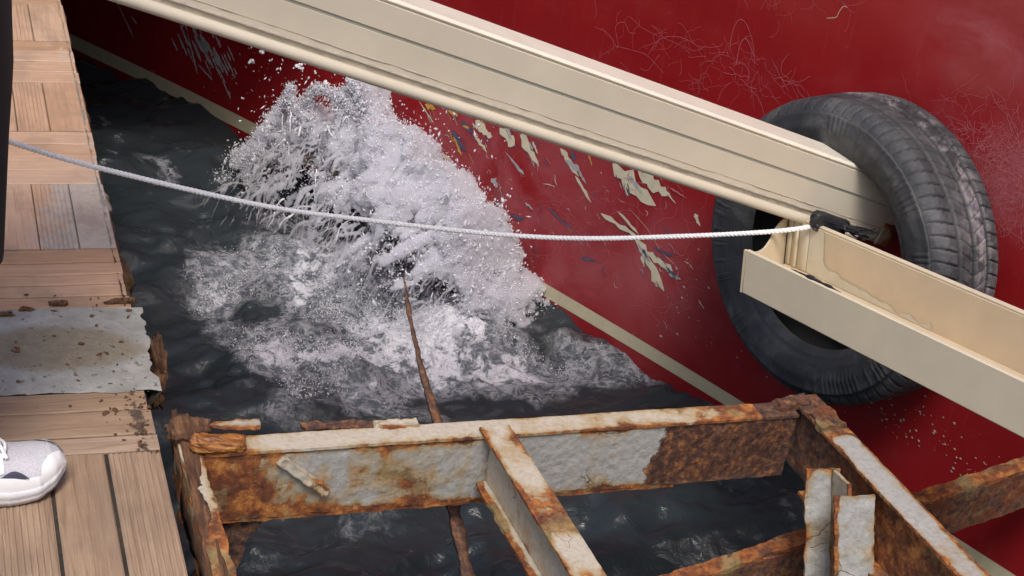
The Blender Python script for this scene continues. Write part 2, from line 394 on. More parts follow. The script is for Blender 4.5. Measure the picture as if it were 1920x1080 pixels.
# ------------------------------------------------------------------ water level, hull line
ZW = -0.55
_wl = np.array([PP(x, y, ZW) for x, y in ((140, 95), (300, 178), (480, 265), (1000, 565), (1220, 700), (1340, 775))]); hx = _wl[:, 0]; hy = _wl[:, 1]
qc = np.polyfit(hx, hy, 2)
def hull_y(x):
    x = np.asarray(x, float); a, b = -2.0, 0.9
    y = np.polyval(qc, np.clip(x, a, b)); d = np.polyder(qc)
    return y + np.where(x < a, (x-a)*np.polyval(d, a), 0) + np.where(x > b, (x-b)*np.polyval(d, b), 0)
def hull_n(x):
    s = (hull_y(x+.01)-hull_y(x-.01))/.02; n = np.stack([s, -np.ones_like(s), 0*s], -1); return n/np.linalg.norm(n, axis=-1, keepdims=True)
def hullpt(px, py):
    r = ray(px, py); a, b = 1.5, 9.
    for _ in range(50):
        t = (a+b)/2; P = CAM + r*t
        if P[1] < hull_y(P[0]): a = t
        else: b = t
    return CAM + r*a
def on_hull(X, Z, off=.0012):
    X = np.asarray(X, float); n = hull_n(X); return np.stack([X, hull_y(X), np.asarray(Z, float)], -1) + n*off
U = np.array([-math.cos(math.radians(67.5)), math.sin(math.radians(67.5)), 0])    # along the quay, away from the camera
Vv = np.array([math.sin(math.radians(67.5)), math.cos(math.radians(67.5)), 0])    # across the quay, towards the water
E0 = np.array([-.373, 1.79, 0])
def SW(p): p = np.asarray(p) - E0; return p @ U, p @ Vv
def DK(s, q, z=0.): return E0 + s*U + q*Vv + z*UP
exec_parts = []
# ================================================================== QUAY DECK
def build_deck():
    mb = MB()
    sy = lambda y, x=None: SW(PP(x if x is not None else 105+255*y/1080, y, 0))[0]
    def board(s0, s1, q0, q1, along, ribs, tone, worn=0., pink=0., dirt=0., g=.0009):
        s0 += g; s1 -= g; q0 += g; q1 -= g
        th = .026; zt = random.uniform(-.0005, .0005)
        if along: a0, a1, L, b0, b1, W = s0, s1, U, q0, q1, Vv
        else: a0, a1, L, b0, b1, W = q0, q1, Vv, s0, s1, U
        wd = b1-b0
        if ribs:
            nr = max(3, int(round(wd/.0085))); xs = [0]; zs = [-.002]
            for k in range(nr):
                p = wd/nr
                xs += [k*p+.12*p, k*p+.30*p, k*p+.70*p, k*p+.88*p]; zs += [-.0016, 0, 0, -.0016]
            xs += [wd]; zs += [-.002]
        else:
            xs = [0, .002] + list(np.linspace(.012, wd-.012, 6)) + [wd-.002, wd]; zs = [-.002, 0] + [0]*6 + [0, -.002]
        xs = np.array([0]+xs+[wd]); zs = np.array([-th]+zs+[-th])
        nl = max(2, int((a1-a0)/.02)); ls = np.linspace(a0, a1, nl)
        G, X = np.meshgrid(ls, np.arange(len(xs)), indexing='ij'); G = G.ravel(); X = X.ravel()
        P = E0 + G[:, None]*L + (b0+xs[X])[:, None]*W + (zs[X]+zt)[:, None]*UP
        P[:, 2] += fbm(P*7, 5, 3)*.0012
        qq = (P-E0) @ Vv; ss = (P-E0) @ U
        # worn pale dust and dirt by the edge
        ed = qq - .0
        wv = worn*np.exp(-np.maximum(-ed-.0, 0)/.17) if worn else 0*ed
        dv = np.exp(-np.abs(ed+.025)/.03)*.75*dirt
        F = grid_faces(nl, len(xs))
        if np.dot(np.cross(L, W), UP) < 0: F = F[:, ::-1]
        # ends
        n = len(xs); e0 = list(range(n)); e1 = [(nl-1)*n + k for k in range(n)]
        mb.add(P, F, 0, tone=tone, worn=wv+.001, pink=pink, dirt=dv+.0001, graindir=1. if along else 0.)
        for e in (e0, e1):
            q = [[e[0], e[k], e[k+1]] for k in range(1, n-1)]; mb.F.append((np.array(q)+mb.n-len(P), 0))
    Q0 = -2.2; tn = lambda a=.2, b=.8: random.uniform(a, b)
    wjit = lambda a=.012: random.uniform(-a, a)
    # section limits read off the deck edge; the section nearest the camera first
    s_a = sy(842); s_b = sy(729); s_c = sy(577); s_d = sy(465); s_e = sy(345); s_f = sy(246); s_g = sy(155); s_h = sy(78); s_i = sy(9)
    def lengthwise(s0, s1, qs, ribs, **kw):
        for k in range(len(qs)-1): board(s0, s1, qs[k], qs[k+1], True, ribs[k % len(ribs)], tn(.5, .85) if ribs[k % len(ribs)] else tn(.3, .8), **kw)
    def crosswise(s0, s1, n, edge=0., worn=0., pink=0., dirt=0., lims=None):
        ls = lims or list(np.linspace(s0, s1, n+1))
        for k in range(len(ls)-1):
            q = edge + wjit(.003)
            cuts = [Q0, Q0+.5+random.uniform(0, .6), q-1.0-random.uniform(0, .25), q]
            for a, b in zip(cuts[:-1], cuts[1:]): board(ls[k], ls[k+1], a, b, False, False, tn(), max(worn, .3*pink), pink, dirt, .0019)
    qa = SW(PP(220, 970, 0))[1]; qb = SW(PP(105, 970, 0))[1]; wd = qa-qb
    qs = [qa-wd*k for k in range(14, -1, -1)] + [-.002]
    lengthwise(-.75, s_a, qs, ([True, False]*8 + [True, False, True])[-(len(qs)-1):], dirt=.5, g=.0030)
    lengthwise(-1.5, -.75, qs, [False, True])
    crosswise(s_a, s_b, 3, -.005, dirt=1., lims=[s_a, sy(812), sy(766), s_b])
    crosswise(s_c, s_d, 5, 0, worn=.25, pink=1., dirt=.3, lims=[s_c, sy(553), sy(532), sy(513), sy(490), s_d])
    qe = [SW(PP(x, 410, 0))[1] for x in (-72, 0, 68, 140)] + [0]
    qe = [qe[0]-.085*k for k in range(20, 0, -1)] + qe
    lengthwise(s_d, s_e, qe, [True, False]*10+[False, False, True, False] if False else [False]*(len(qe)-3)+[True, False], worn=1.0, pink=1.)
    crosswise(s_e, s_f, 4, 0, worn=.5, pink=1., dirt=.2)
    qf = [SW(PP(x, 200, 0))[1] for x in (28, 87)] + [0]; qf = [qf[0]-.085*k for k in range(20, 0, -1)] + qf
    lengthwise(s_f, s_g, qf, [False]*(len(qf)-3)+[True, False], worn=.4, pink=.9)
    crosswise(s_g, s_h, 4, 0, worn=.45, pink=.9)
    qg = [SW(PP(x, 40, 0))[1] for x in (8, 58)] + [0]; qg = [qg[0]-.085*k for k in range(20, 0, -1)] + qg
    lengthwise(s_h, s_i, qg, [False]*(len(qg)-3)+[True, False], worn=.3, pink=.8)
    s = s_i; k = 0
    while s < 6:
        if k % 2 == 0: crosswise(s, s+.34, 4, 0, worn=.3, pink=.8); s += .34
        else: lengthwise(s, s+.36, list(np.arange(-2.2, .01, .1)), [True, False], worn=.3, pink=.8); s += .36
        k += 1
    box(mb, DK(-1.5, Q0, -.024), (s_a+1.5)*U, (-.03-Q0)*Vv, .020*UP, 1)                # dark caulk below the joints
    o = mb.build('deck_boards', [M['wood'], M['quay']], None, smooth=False); tag(o, kind='structure')
    # concrete patch, laid where boards are missing
    mb = MB(); n = 90; sv = np.linspace(s_b-.005, s_c-.001, n); qv = np.concatenate([np.linspace(-2.2, -.5, 30)[:-1], np.linspace(-.5, .019, 110)])
    S, Q = np.meshgrid(sv, qv, indexing='ij'); S = S.ravel(); Q = Q.ravel()
    P = E0 + S[:, None]*U + Q[:, None]*Vv
    zz = .002 + fbm(P*9, 3, 4)*.002 + fbm(P*45, 4, 3)*.0010
    edq = np.exp(-(.019-Q)/.010); P = P - (edq*np.clip(fbm(P*20, 8, 4)+.2, 0, 1)*.016)[:, None]*Vv
    zz -= edq*.003
    P = P + (np.exp(-(S-sv[0])/.006)*fbm(P*30, 18, 4)*.006)[:, None]*U
    P[:, 2] = np.maximum(zz*(1-.6*np.exp(-(S-sv[0])/.02)), .0008)
    cs, cq = SW(PP(110, 655, 0)); wet = np.exp(-(((S-cs)/.085)**2 + ((Q-cq)/.16)**2))
    mb.add(P, grid_faces(n, len(qv))[:, ::-1], 0, wet=wet)
    # skirt on the water side
    nq = len(qv); edge = P.reshape(n, nq, 3)[:, -1]
    low = edge.copy(); low[:, 2] = -.03; low -= Vv*0.02
    SV = np.concatenate([edge, low]); F = [[i, i+1, n+i+1, n+i] for i in range(n-1)]
    mb.add(SV, np.array(F), 1, wet=0.)
    o = mb.build('concrete_patch', [M['concrete'], M['quay']], None); tag(o, kind='structure')
    # quay body
    mb = MB(); n = 200; sv = np.linspace(-1.6, 6.2, n*2); zv = np.linspace(-.03, -1.1, 40)
    S, Z = np.meshgrid(sv, zv, indexing='ij'); S = S.ravel(); Z = Z.ravel()
    P = E0 + S[:, None]*U + (-.035)*Vv + Z[:, None]*UP
    P = P + (fbm(P*np.array([14, 14, 20]), 12, 4)*.018)[:, None]*Vv
    mb.add(P, grid_faces(len(sv), 40))
    a = DK(-1.6, -.06, -.03); 
    box(mb, DK(-1.6, -2.2, -1.1), 7.8*U, 2.12*Vv, 1.072*UP)
    o = mb.build('quay', M['quay'], None); tag(o, kind='structure')
    # broken crust of mortar, moss and splinters along the edge of the deck
    mb = MB(); ns = 700; sv = np.linspace(s_c+.005, 4.5, ns); pr = np.linspace(0, 1, 12)
    S, T = np.meshgrid(sv, pr, indexing='ij'); S = S.ravel(); T = T.ravel()
    q = -.012 + np.where(S > s_e, .018, .030)*np.sin(T*np.pi*.62); z = .003 - .075*T**1.3
    P = E0 + S[:, None]*U + q[:, None]*Vv + z[:, None]*UP
    k = fbm(P*np.array([22, 22, 22]), 33, 5, .6); kk = fbm(np.stack([S*9, 0*S, 0*S], 1), 41, 4, .6)
    P = P + ((k*(.006+.008*(S < s_e)) + np.clip(kk, -.4, 1)*(.004+.014*(S < s_e)))*np.sin(T*np.pi*.8))[:, None]*Vv + (fbm(P*50, 35, 3)*.004)[:, None]*UP
    mb.add(P, grid_faces(ns, 12)[:, ::-1], 0, pale=.75*np.clip(1-T*2.2, 0, 1)*(S > s_d) + .2)
    o = mb.build('deck_edge', M['crust'], None)
    tag(o, 'crumbling brown and grey crust along the broken edge of the wooden deck', 'edging')
    return dict(s_a=s_a, s_b=s_b, s_c=s_c)
SX = build_deck()
# rotten timber between the deck and the rusty frame
def build_timbers():
    mb = MB(); ns = 160
    sv = np.linspace(-.9, SW(PP(280, 752, 0))[0], ns); a = np.linspace(0, 2*np.pi, 22, endpoint=True)
    S, A = np.meshgrid(sv, a, indexing='ij'); S = S.ravel(); A = A.ravel()
    P0 = E0 + S[:, None]*U + (.035)*Vv
    rx = .014; rz = .030
    nn = 1 + .55*fbm(np.stack([S*6, np.cos(A)*2.2, np.sin(A)*2.2], 1), 51, 5, .6)
    tp = np.clip((sv[-1]-S)/.06, .25, 1)
    P = P0 + (np.sign(np.cos(A))*np.abs(np.cos(A))**.5*rx*nn*tp)[:, None]*Vv + ((np.sign(np.sin(A))*np.abs(np.sin(A))**.5*rz*nn*tp) - .026)[:, None]*UP
    P += (fbm(np.stack([S*3, 0*S, 0*S], 1), 57, 3)*.010)[:, None]*Vv
    mb.add(P, grid_faces(ns, 22)[:, ::-1])
    o = mb.build('rotten_timber', M['rotten'], None, origin=DK(-.3, .03, -.05))
    tag(o, 'long splintered dark brown timber rotting beside the lower deck boards', 'timber')
    c = PP(297, 668, -.03); mb = MB(); chunk(mb, c+np.array([0, 0, -.03]), Vv*.012, U*.045, UP*.05, 5, .4)
    o = mb.build('wood_stub', M['rotten'], None, origin=c); tag(o, 'dark broken wooden stub sticking out below the concrete patch', 'stub')
build_timbers()
# ================================================================== SHIP
def build_ship():
    root = thing('ship', 'glossy dark red ship hull with scraped paint and cream waterline stripe', 'ship', on_hull(0., ZW, 0.))
    mb = MB()
    xs = np.concatenate([np.linspace(-7, -2.2, 20)[:-1], np.linspace(-2.2, 2.0, 260), np.linspace(2.0, 5., 14)[1:]])
    zs = np.concatenate([[-1.4, -.9, -.6], np.linspace(-.5, 1.3, 110), [1.5, 1.7, 1.9]])
    X, Zz = np.meshgrid(xs, zs, indexing='ij'); X = X.ravel(); Zz = Zz.ravel()
    P = on_hull(X, Zz, 0.)
    dent = fbm(np.stack([X*1.3, Zz*1.3, 0*X], 1), 71, 2)*.006
    P = P + hull_n(X)*dent[:, None]*0
    pm = np.array([hullpt(890, 380)]); d = np.hypot((X-pm[0, 0])/.32, (Zz-pm[0, 2])/.30); chalk = np.exp(-d**2)*1.0  # pinkish spray mist beside the splash, painted into the hull colour
    p2 = hullpt(1150, 480); chalk = np.maximum(chalk, np.exp(-((X-p2[0])/.25)**2-((Zz-p2[2])/.18)**2)*.7)
    p3 = hullpt(1880, 330); chalk = np.maximum(chalk, np.exp(-((X-p3[0])/.12)**2-((Zz-p3[2])/.10)**2)*1.5)
    p4 = hullpt(1860, 90); chalk = np.maximum(chalk, np.exp(-((X-p4[0])/.10)**2-((Zz-p4[2])/.10)**2)*.8)  # pinkish sheen at the upper right, painted as a pale tint
    grime = 0*X
    mb.add(P, grid_faces(len(xs), len(zs)), 0, chalk=chalk, grime=grime)
    # inboard side, deck and ends close the hull
    n = hull_n(xs); Y = hull_y(xs); back = np.stack([xs, Y, 0*xs], 1) - n*2.6
    top = np.concatenate([np.stack([xs, Y, 0*xs+1.9], 1), back + UP*1.9]); k = len(xs)
    mb.add(top, np.array([[i, i+1, k+i+1, k+i] for i in range(k-1)]), 0, chalk=0., grime=0.)
    bk = np.concatenate([back + UP*1.9, back - UP*1.4]); mb.add(bk, np.array([[i, i+1, k+i+1, k+i] for i in range(k-1)]), 0, chalk=0., grime=0.)
    # ------- wear that belongs to the plating: bared patches, chips, curling scratches
    def chip(p0, p1, w0, w1, mi, seed, jag=.45, n=13, bend=0.):
        A = hullpt(*p0); B = hullpt(*p1); a = np.array([A[0], A[2]]); b = np.array([B[0], B[2]]); sc = math.sqrt(1+1/ .75**2*.0+.56)  # arc length per x
        t = np.linspace(0, 1, n); d = b-a; L = np.hypot(d[0]*1.25, d[1]) + 1e-6
        nx = np.array([-d[1]/1.25, d[0]*1.25])/L
        r = random.Random(seed); ctr = a + t[:, None]*d + (bend*np.sin(t*np.pi))[:, None]*nx
        wl = np.array([(w0+(w1-w0)*x)*math.sin(min(1, .12+x*3)*math.pi/2)*math.cos(max(0, (x-.82)/.18)*math.pi/2*.92) for x in t])
        l = wl*np.array([1+jag*r.uniform(-1, 1) for _ in t]); rr = wl*np.array([1+jag*r.uniform(-1, 1) for _ in t])
        Lp = ctr + l[:, None]*nx*np.array([.8, 1]); Rp = ctr - rr[:, None]*nx*np.array([.8, 1])
        off = .0016 + .0002*(seed % 7)
        V = np.concatenate([on_hull(Lp[:, 0], Lp[:, 1], off), on_hull(Rp[:, 0], Rp[:, 1], off)])
        mb.add(V, np.array([[i, n+i, n+i+1, i+1] for i in range(n-1)]), mi, chalk=0., grime=0.)
    CR, GR, BL, OC, S1, S2 = 2, 3, 4, 5, 6, 7
    for k, (p0, p1, w0, w1, mi) in enumerate([
        ((893, 226), (922, 258), .010, .006, CR), ((938, 240), (966, 272), .012, .008, CR), ((950, 238), (960, 262), .004, .004, GR), ((978, 252), (1012, 312), .012, .003, CR), ((986, 258), (1000, 280), .003, .004, GR),
        ((888, 250), (914, 286), .004, .004, CR), ((787, 190), (815, 232), .002, .001, CR), ((798, 196), (818, 204), .005, .003, OC), ((842, 208), (860, 216), .005, .003, OC), ((851, 250), (866, 292), .004, .003, OC), ((848, 246), (876, 284), .006, .004, BL), ((866, 228), (886, 250), .005, .003, BL), ((868, 236), (880, 240), .003, .002, OC),
        ((948, 284), (984, 328), .001, .004, GR), ((1052, 278), (1086, 330), .006, .004, CR), ((1072, 282), (1080, 300), .004, .003, BL), ((1080, 330), (1110, 380), .004, .003, CR), ((1062, 300), (1088, 320), .003, .006, GR), ((1084, 318), (1100, 345), .004, .001, GR),
        ((1150, 306), (1230, 386), .016, .008, CR), ((1160, 312), (1176, 358), .006, .002, CR), ((1198, 318), (1252, 366), .011, .009, CR), ((1180, 330), (1205, 362), .004, .003, GR), ((1105, 288), (1112, 312), .002, .001, OC),
        ((1128, 400), (1200, 446), .004, .004, CR), ((1190, 440), (1246, 545), .013, .009, CR), ((1210, 470), (1262, 508), .005, .006, CR), ((1196, 456), (1220, 490), .003, .004, GR), ((1225, 462), (1262, 480), .002, .002, BL), ((1255, 512), (1278, 524), .003, .003, GR), ((1250, 500), (1270, 520), .002, .002, BL),
        ((1160, 396), (1200, 440), .0025, .002, CR), ((918, 376), (928, 404), .006, .007, CR), ((928, 372), (936, 396), .002, .003, BL), ((922, 334), (934, 350), .006, .004, GR), ((962, 404), (986, 410), .003, .002, BL), ((986, 380), (1000, 392), .003, .002, GR), ((950, 398), (978, 412), .001, .002, BL),
        ((1030, 388), (1060, 420), .002, .001, BL), ((1040, 402), (1075, 430), .001, .002, BL), ((1090, 482), (1120, 490), .003, .001, BL), ((1304, 400), (1314, 424), .004, .004, CR), ((1310, 560), (1322, 580), .001, .001, CR),
        ((1135, 280), (1160, 290), .003, .002, CR), ((830, 290), (848, 300), .004, .003, CR), ((1255, 350), (1290, 372), .002, .001, S1), ((1245, 352), (1268, 382), .003, .001, CR),
        ]):
        chip(p0, p1, w0*1.5, w1*1.4, mi, k+3, .62, 9)
        if w0 > .004:
            for q in range(4):
                ox = random.uniform(-10, 12); oy = random.uniform(-6, 14); t0 = random.random()*.6
                a_ = (p0[0]+(p1[0]-p0[0])*t0+ox, p0[1]+(p1[1]-p0[1])*t0+oy); chip(a_, (a_[0]+random.uniform(3, 12), a_[1]+random.uniform(8, 26)), w0*random.uniform(.12, .4), w0*.15, random.choice([mi, mi, GR, BL]), k*7+q, .6, 8)
    for q in range(150):
        cx, cy, sx_, sy_ = random.choice([(1170, 470, 80, 45), (980, 390, 50, 22), (870, 260, 30, 26), (1080, 420, 60, 40), (1230, 500, 35, 40), (1000, 290, 70, 30), (1200, 350, 60, 25)])
        x = random.gauss(cx, sx_); y = random.gauss(cy, sy_); ln = random.uniform(5, 26); an_ = random.gauss(1.0, .35)
        w_ = random.uniform(.0004, .0016); chip((x, y), (x+ln*math.cos(an_), y+ln*math.sin(an_)), w_, w_*.6, random.choice([BL, BL, CR, GR, S1, S1, S2, OC] if cx < 900 else [BL, BL, CR, GR, S1, S1, S2, S2]), 900+q, .5, 8, random.gauss(0, .004))
    # pale scuff far along the hull
    for k in range(70):
        a = random.random(); x = 330 + a*95 + random.gauss(0, 9); y = 45 + a*62 + random.gauss(0, 16)
        ln = random.uniform(8, 34); chip((x, y), (x+ln*.45, y+ln), random.uniform(.001, .006), random.uniform(.001, .005), GR, k+200, .6, 9)
    for (p0, p1) in [((218, 0), (252, 70)), ((352, 60), (372, 140)), ((418, 150), (434, 185)), ((246, 30), (258, 45)), ((372, 120), (400, 150))]: chip(p0, p1, .002, .004, GR, 5, .5)
    # flecks
    for k in range(240):
        t = random.random()
        if k < 130:
            x = 1640 + t*220 + random.gauss(0, 22); y = 740 + t*150 + random.gauss(0, 22) + 20*math.sin(t*9)
            if random.random() < .3: x = random.uniform(1380, 1900); y = 620+ (x-1380)*.5 + random.uniform(-40, 60)
        elif k < 200: x = random.uniform(380, 640); y = 90+(x-380)*.25+random.uniform(-60, 80)
        else: x = random.uniform(1230, 1340); y = random.uniform(430, 650)
        r = abs(random.gauss(1.2, 1.6))+.6
        r *= .62; chip((x, y), (x+r*1.5, y+r*1.6), r*.0008, r*.0006, CR if k % 3 else GR, k+400, .5, 6)
    def scratch(pts, wd, mi, seed=0):
        P = spline(pts, max(12, 5*len(pts))); n = len(P)
        d = np.gradient(P, axis=0); L = np.hypot(d[:, 0]*1.25, d[:, 1])+1e-9; nx = np.stack([-d[:, 1]/1.25, d[:, 0]*1.25], 1)/L[:, None]
        ww = .72*wd*(.55+.45*np.abs(np.sin(np.arange(n)*.9+seed)))*np.minimum(1, np.minimum(np.arange(n), n-1-np.arange(n))/3+.25)
        a = P + nx*ww[:, None]*np.array([.8, 1]); b = P - nx*ww[:, None]*np.array([.8, 1])
        off = .0010 + .0001*(seed % 5)
        V = np.concatenate([on_hull(a[:, 0], a[:, 1], off), on_hull(b[:, 0], b[:, 1], off)])
        mb.add(V, np.array([[i, n+i, n+i+1, i+1] for i in range(n-1)]), mi, chalk=0., grime=0.)
    def hp(l): return [(lambda q: (q[0], q[2]))(hullpt(*p)) for p in l]
    def squiggle(cx, cy, rx, ry, n, wd, mi, seed):
        r = random.Random(seed); x, y = cx+r.gauss(0, rx), cy+r.gauss(0, ry); an = r.uniform(0, 6.3); pts = []
        st = r.uniform(4, 9); turn = r.uniform(-1, 1)*.35
        for _ in range(n):
            pts.append((x, y)); an += turn + r.gauss(0, .30); turn = .85*turn + r.gauss(0, .10)
            x += math.cos(an)*st; y += math.sin(an)*st*1.2
        scratch(hp(pts), wd, mi, seed)
    k = 0
    for (cx, cy, rx, ry, num, ln, wd, mi) in [
        (1150, 60, 30, 22, 9, 8, .0006, S2), (1260, 90, 30, 14, 12, 8, .0006, S2), (1310, 100, 36, 16, 10, 8, .0006, S2), (1400, 130, 50, 30, 24, 9, .0006, S2), (1430, 150, 40, 14, 20, 7, .0007, S1),
        (1560, 10, 60, 15, 10, 7, .0006, S2), (1440, 15, 30, 10, 8, 7, .0006, S2), (1300, 165, 18, 14, 14, 7, .0005, S2), (1770, 190, 40, 22, 14, 8, .0006, S2), (1880, 195, 20, 30, 8, 7, .0006, S2),
        (1860, 275, 45, 20, 120, 4, .0007, S1), (1885, 320, 34, 34, 260, 4, .0007, S1), (1895, 380, 22, 30, 150, 4, .0006, S1), (1860, 330, 60, 60, 60, 6, .0005, S2), (1790, 260, 20, 12, 16, 5, .0006, S1),
        (1070, 470, 70, 30, 16, 9, .0006, S2), (1240, 540, 30, 25, 12, 8, .0006, S1), (960, 370, 40, 30, 16, 7, .0005, S2), (1150, 400, 70, 30, 22, 9, .0006, S2), (900, 300, 60, 30, 20, 7, .0004, S2), (1240, 420, 40, 50, 14, 9, .0006, S1)]:
        for _ in range(num): squiggle(cx, cy, rx, ry, ln + random.randint(-2, 3), wd*random.uniform(.6, 1.3), mi, k); k += 1
    scratch(hp([(1368, 100), (1374, 60), (1386, 37), (1400, 45), (1412, 80), (1416, 118)]), .0009, S1, 2)
    scratch(hp([(1380, 125), (1388, 85), (1398, 72), (1408, 88), (1414, 105)]), .0012, S1, 3)
    scratch(hp([(1550, 34), (1568, 32), (1574, 22), (1582, 12), (1590, 14)]), .0010, CR, 3)
    scratch(hp([(1448, 110), (1462, 140), (1480, 172)]), .0008, S1, 3)
    scratch(hp([(1115, 50), (1140, 62), (1160, 90), (1155, 50), (1172, 42), (1180, 60), (1194, 62)]), .0008, S1, 4)
    scratch(hp([(1150, 85), (1190, 95), (1215, 105), (1246, 138)]), .0007, S1, 4)
    scratch(hp([(1215, 103), (1236, 75), (1262, 68), (1290, 75), (1320, 95)]), .0008, S1, 5)
    scratch(hp([(1120, 495), (1170, 540), (1220, 572), (1256, 572), (1262, 540)]), .0007, S1, 5)
    scratch(hp([(1040, 400), (1080, 440), (1100, 490), (1130, 470), (1170, 480)]), .0008, S1, 6)
    scratch(hp([(1270, 500), (1240, 470), (1215, 430), (1180, 390)]), .0008, CR, 6)
    scratch(hp([(1855, 162), (1870, 195), (1895, 220)]), .0008, S1, 6); scratch(hp([(1850, 160), (1882, 185), (1890, 210)]), .0007, S1, 7)
    mats = [M['hull'], M['stripe'], M['chip_cream'], M['chip_grey'], M['chip_blue'], M['chip_ochre'], M['scratch'], M['scratch_dim']]
    mb.build('hull', mats, root)
    # waterline stripe, a painted band a few tenths of a millimetre proud
    mb = MB(); xs = np.concatenate([np.linspace(-7, -2.2, 20)[:-1], np.linspace(-2.2, 2.0, 200), np.linspace(2.0, 5., 14)[1:]])
    zt = np.interp(xs, [-1.4, .55, 2], [ZW+.053, ZW+.072, ZW+.082]); zb = zt - np.interp(xs, [-1.4, .55], [.045, .034])
    V = np.concatenate([on_hull(xs, zt, .0009), on_hull(xs, zb, .0009)]); k = len(xs)
    mb.add(V, np.array([[i, k+i, k+i+1, i+1] for i in range(k-1)]))
    mb.build('waterline_stripe', M['stripe'], root)
build_ship()
# ================================================================== TYRE
def tyre_mat():
    t = NT('tyre_rubber'); c = t.co(); tr = t.attr('tread'); gv = t.attr('groove')
    n = t.noise(c, 14, 8, .65, .4); n2 = t.noise(c, 60, 7, .65); n3 = t.noise(c, 5, 5, .6)
    col = t.ramp(n, [(.3, (.022, .023, .026)), (.52, (.044, .046, .051)), (.75, (.115, .112, .110))])
    dust = t.math('MULTIPLY', tr, t.mr(t.math('ADD', n3, t.math('MULTIPLY', n2, .5)), .74, 1.02))
    col = t.mix(t.math('MULTIPLY', dust, .4), col, (.20, .195, .21))
    sc = t.math('MULTIPLY', t.attr('scuff'), t.mr(t.math('ADD', n, t.math('MULTIPLY', n2, .5)), .66, .86))
    col = t.mix(t.math('MULTIPLY', sc, .6), col, t.ramp(n2, [(.35, (.16, .12, .19)), (.5, (.30, .27, .30)), (.65, (.42, .38, .34))]))
    br = t.mr(t.noise(c, 22, 8, .7), .6, .75); col = t.mix(t.math('MULTIPLY', br, .3), col, (.11, .075, .05))
    col = t.mix(t.math('MULTIPLY', gv, .9), col, (.008, .008, .009))
    return t.done(t.pbr(col, t.ramp(n2, [(.3, (.5,)*3), (.7, (.8,)*3)]), t.bump(t.math('ADD', n2, t.math('MULTIPLY', n, .6)), .45, .004)))
M['tyre'] = tyre_mat()
def build_tyre(ctr, axis, upv, R, Rin, W):
    ax = nrm(axis); upv = nrm(upv - (upv @ ax)*ax); rt = np.cross(upv, ax)
    root = thing('tyre', 'large worn black tyre hung against the red hull around the end of the cream beams', 'tyre', ctr)
    NS = 74; per = 14; na = NS*per
    # profile: (axial, radius, tread?) from the outer bead over the tread to the inner bead, then the inside
    prof = []
    def ar(p): prof.extend(p)
    hw = W/2; Rs = R-.012
    ar([(hw*.70, Rin-.004, 0), (hw*.78, Rin, 0), (hw*.88, Rin+.008, 0), (hw*.90, Rin+.012, 0), (hw*.90, Rin+.016, 0), (hw*.94, Rin+.020, 0), (hw*.98, Rin+.030, 0), (hw*1.00, Rin+.045, 0), (hw*1.025, Rin+.052, 0), (hw*1.03, Rin+.060, 0), (hw*1.015, Rin+.068, 0), (hw*1.01, Rin+.078, 0), (hw*1.02, Rin+.083, 0), (hw*1.005, Rin+.088, 0)])
    ar([(hw*.985, R-.040, 0), (hw*.99, R-.036, 0), (hw*.965, R-.031, 0), (hw*.93, R-.022, 1), (hw*.88, R-.0135, 1), (hw*.82, R-.0085, 1)])
    for x in np.linspace(.74, -.74, 46): prof.append((hw*x, R-.0055*abs(x)**2.2, 1))
    ar([(-hw*.82, R-.0085, 1), (-hw*.88, R-.0135, 1), (-hw*.93, R-.022, 1), (-hw*.985, R-.040, 0), (-hw*1.0, R-.07, 0), (-hw*1.0, Rin+.045, 0), (-hw*.9, Rin+.012, 0), (-hw*.7, Rin-.004, 0)])
    ar([(-hw*.62, Rin+.004, -1), (-hw*.75, Rin+.025, -1), (-hw*.86, Rin+.05, -1), (-hw*.8, R-.035, -1), (-hw*.5, R-.018, -1), (0, R-.015, -1), (hw*.5, R-.018, -1), (hw*.8, R-.035, -1), (hw*.86, Rin+.05, -1), (hw*.75, Rin+.025, -1), (hw*.62, Rin+.004, -1), (hw*.70, Rin-.004, 0)])
    prof = np.array(prof); npf = len(prof)
    A, K = np.meshgrid(np.arange(na), np.arange(npf), indexing='ij'); A = A.ravel(); K = K.ravel()
    th = A/na*2*np.pi; x = prof[K, 0].copy(); r = prof[K, 1].copy(); tr = (prof[K, 2] == 1).astype(float); gr = 0*x
    fr = (A % per)/per; xn = x/hw
    # circumferential grooves
    for gx, gw in ((.46, .045), (.02, .05), (-.42, .05)):
        g = (np.abs(xn-gx) < gw)*tr; r -= .0060*g; gr = np.maximum(gr, g)
    # transverse grooves, slightly swept
    sh = tr*((xn > .50) | (xn < -.47)); ph = (fr + np.where(xn > 0, (xn-.5)*1.3, (xn+.47)*1.3)) % 1
    g = sh*(ph < .115); r -= .0060*g; gr = np.maximum(gr, g)
    ph2 = (fr*1 + xn*2.4) % 1; g = tr*((xn < .40) & (xn > .08) & (ph2 < .08)); r -= .003*g; gr = np.maximum(gr, g*.7)
    ph3 = (fr*1 - xn*2.0) % 1; g = tr*((xn < -.04) & (xn > -.36) & (ph3 < .08)); r -= .003*g; gr = np.maximum(gr, g*.7)
    sec = np.floor(th/(2*np.pi)*150).astype(int); word = (np.sin(th*3.0+.6) > .15) | (np.sin(th*5+2.) > .8)
    emb = (r > Rin+.050) & (r < Rin+.084) & (x > 0) & (prof[K, 2] == 0) & word & (hsh(sec, sec*0, sec*0, 5) > -.35) & (((A*150/na) % 1) < .62)
    x = x + emb*.0016
    d = np.cos(th)[:, None]*upv + np.sin(th)[:, None]*rt
    r = r + fbm(np.stack([np.cos(th)*3, np.sin(th)*3, xn*2], 1), 91, 3)*.0015
    P = ctr + r[:, None]*d + x[:, None]*ax
    # slight sag of a tyre carrying load
    scuff = tr*np.exp(-((xn+.22)/.30)**2)*np.clip(np.cos(th-.35)*1.7, 0, 1)
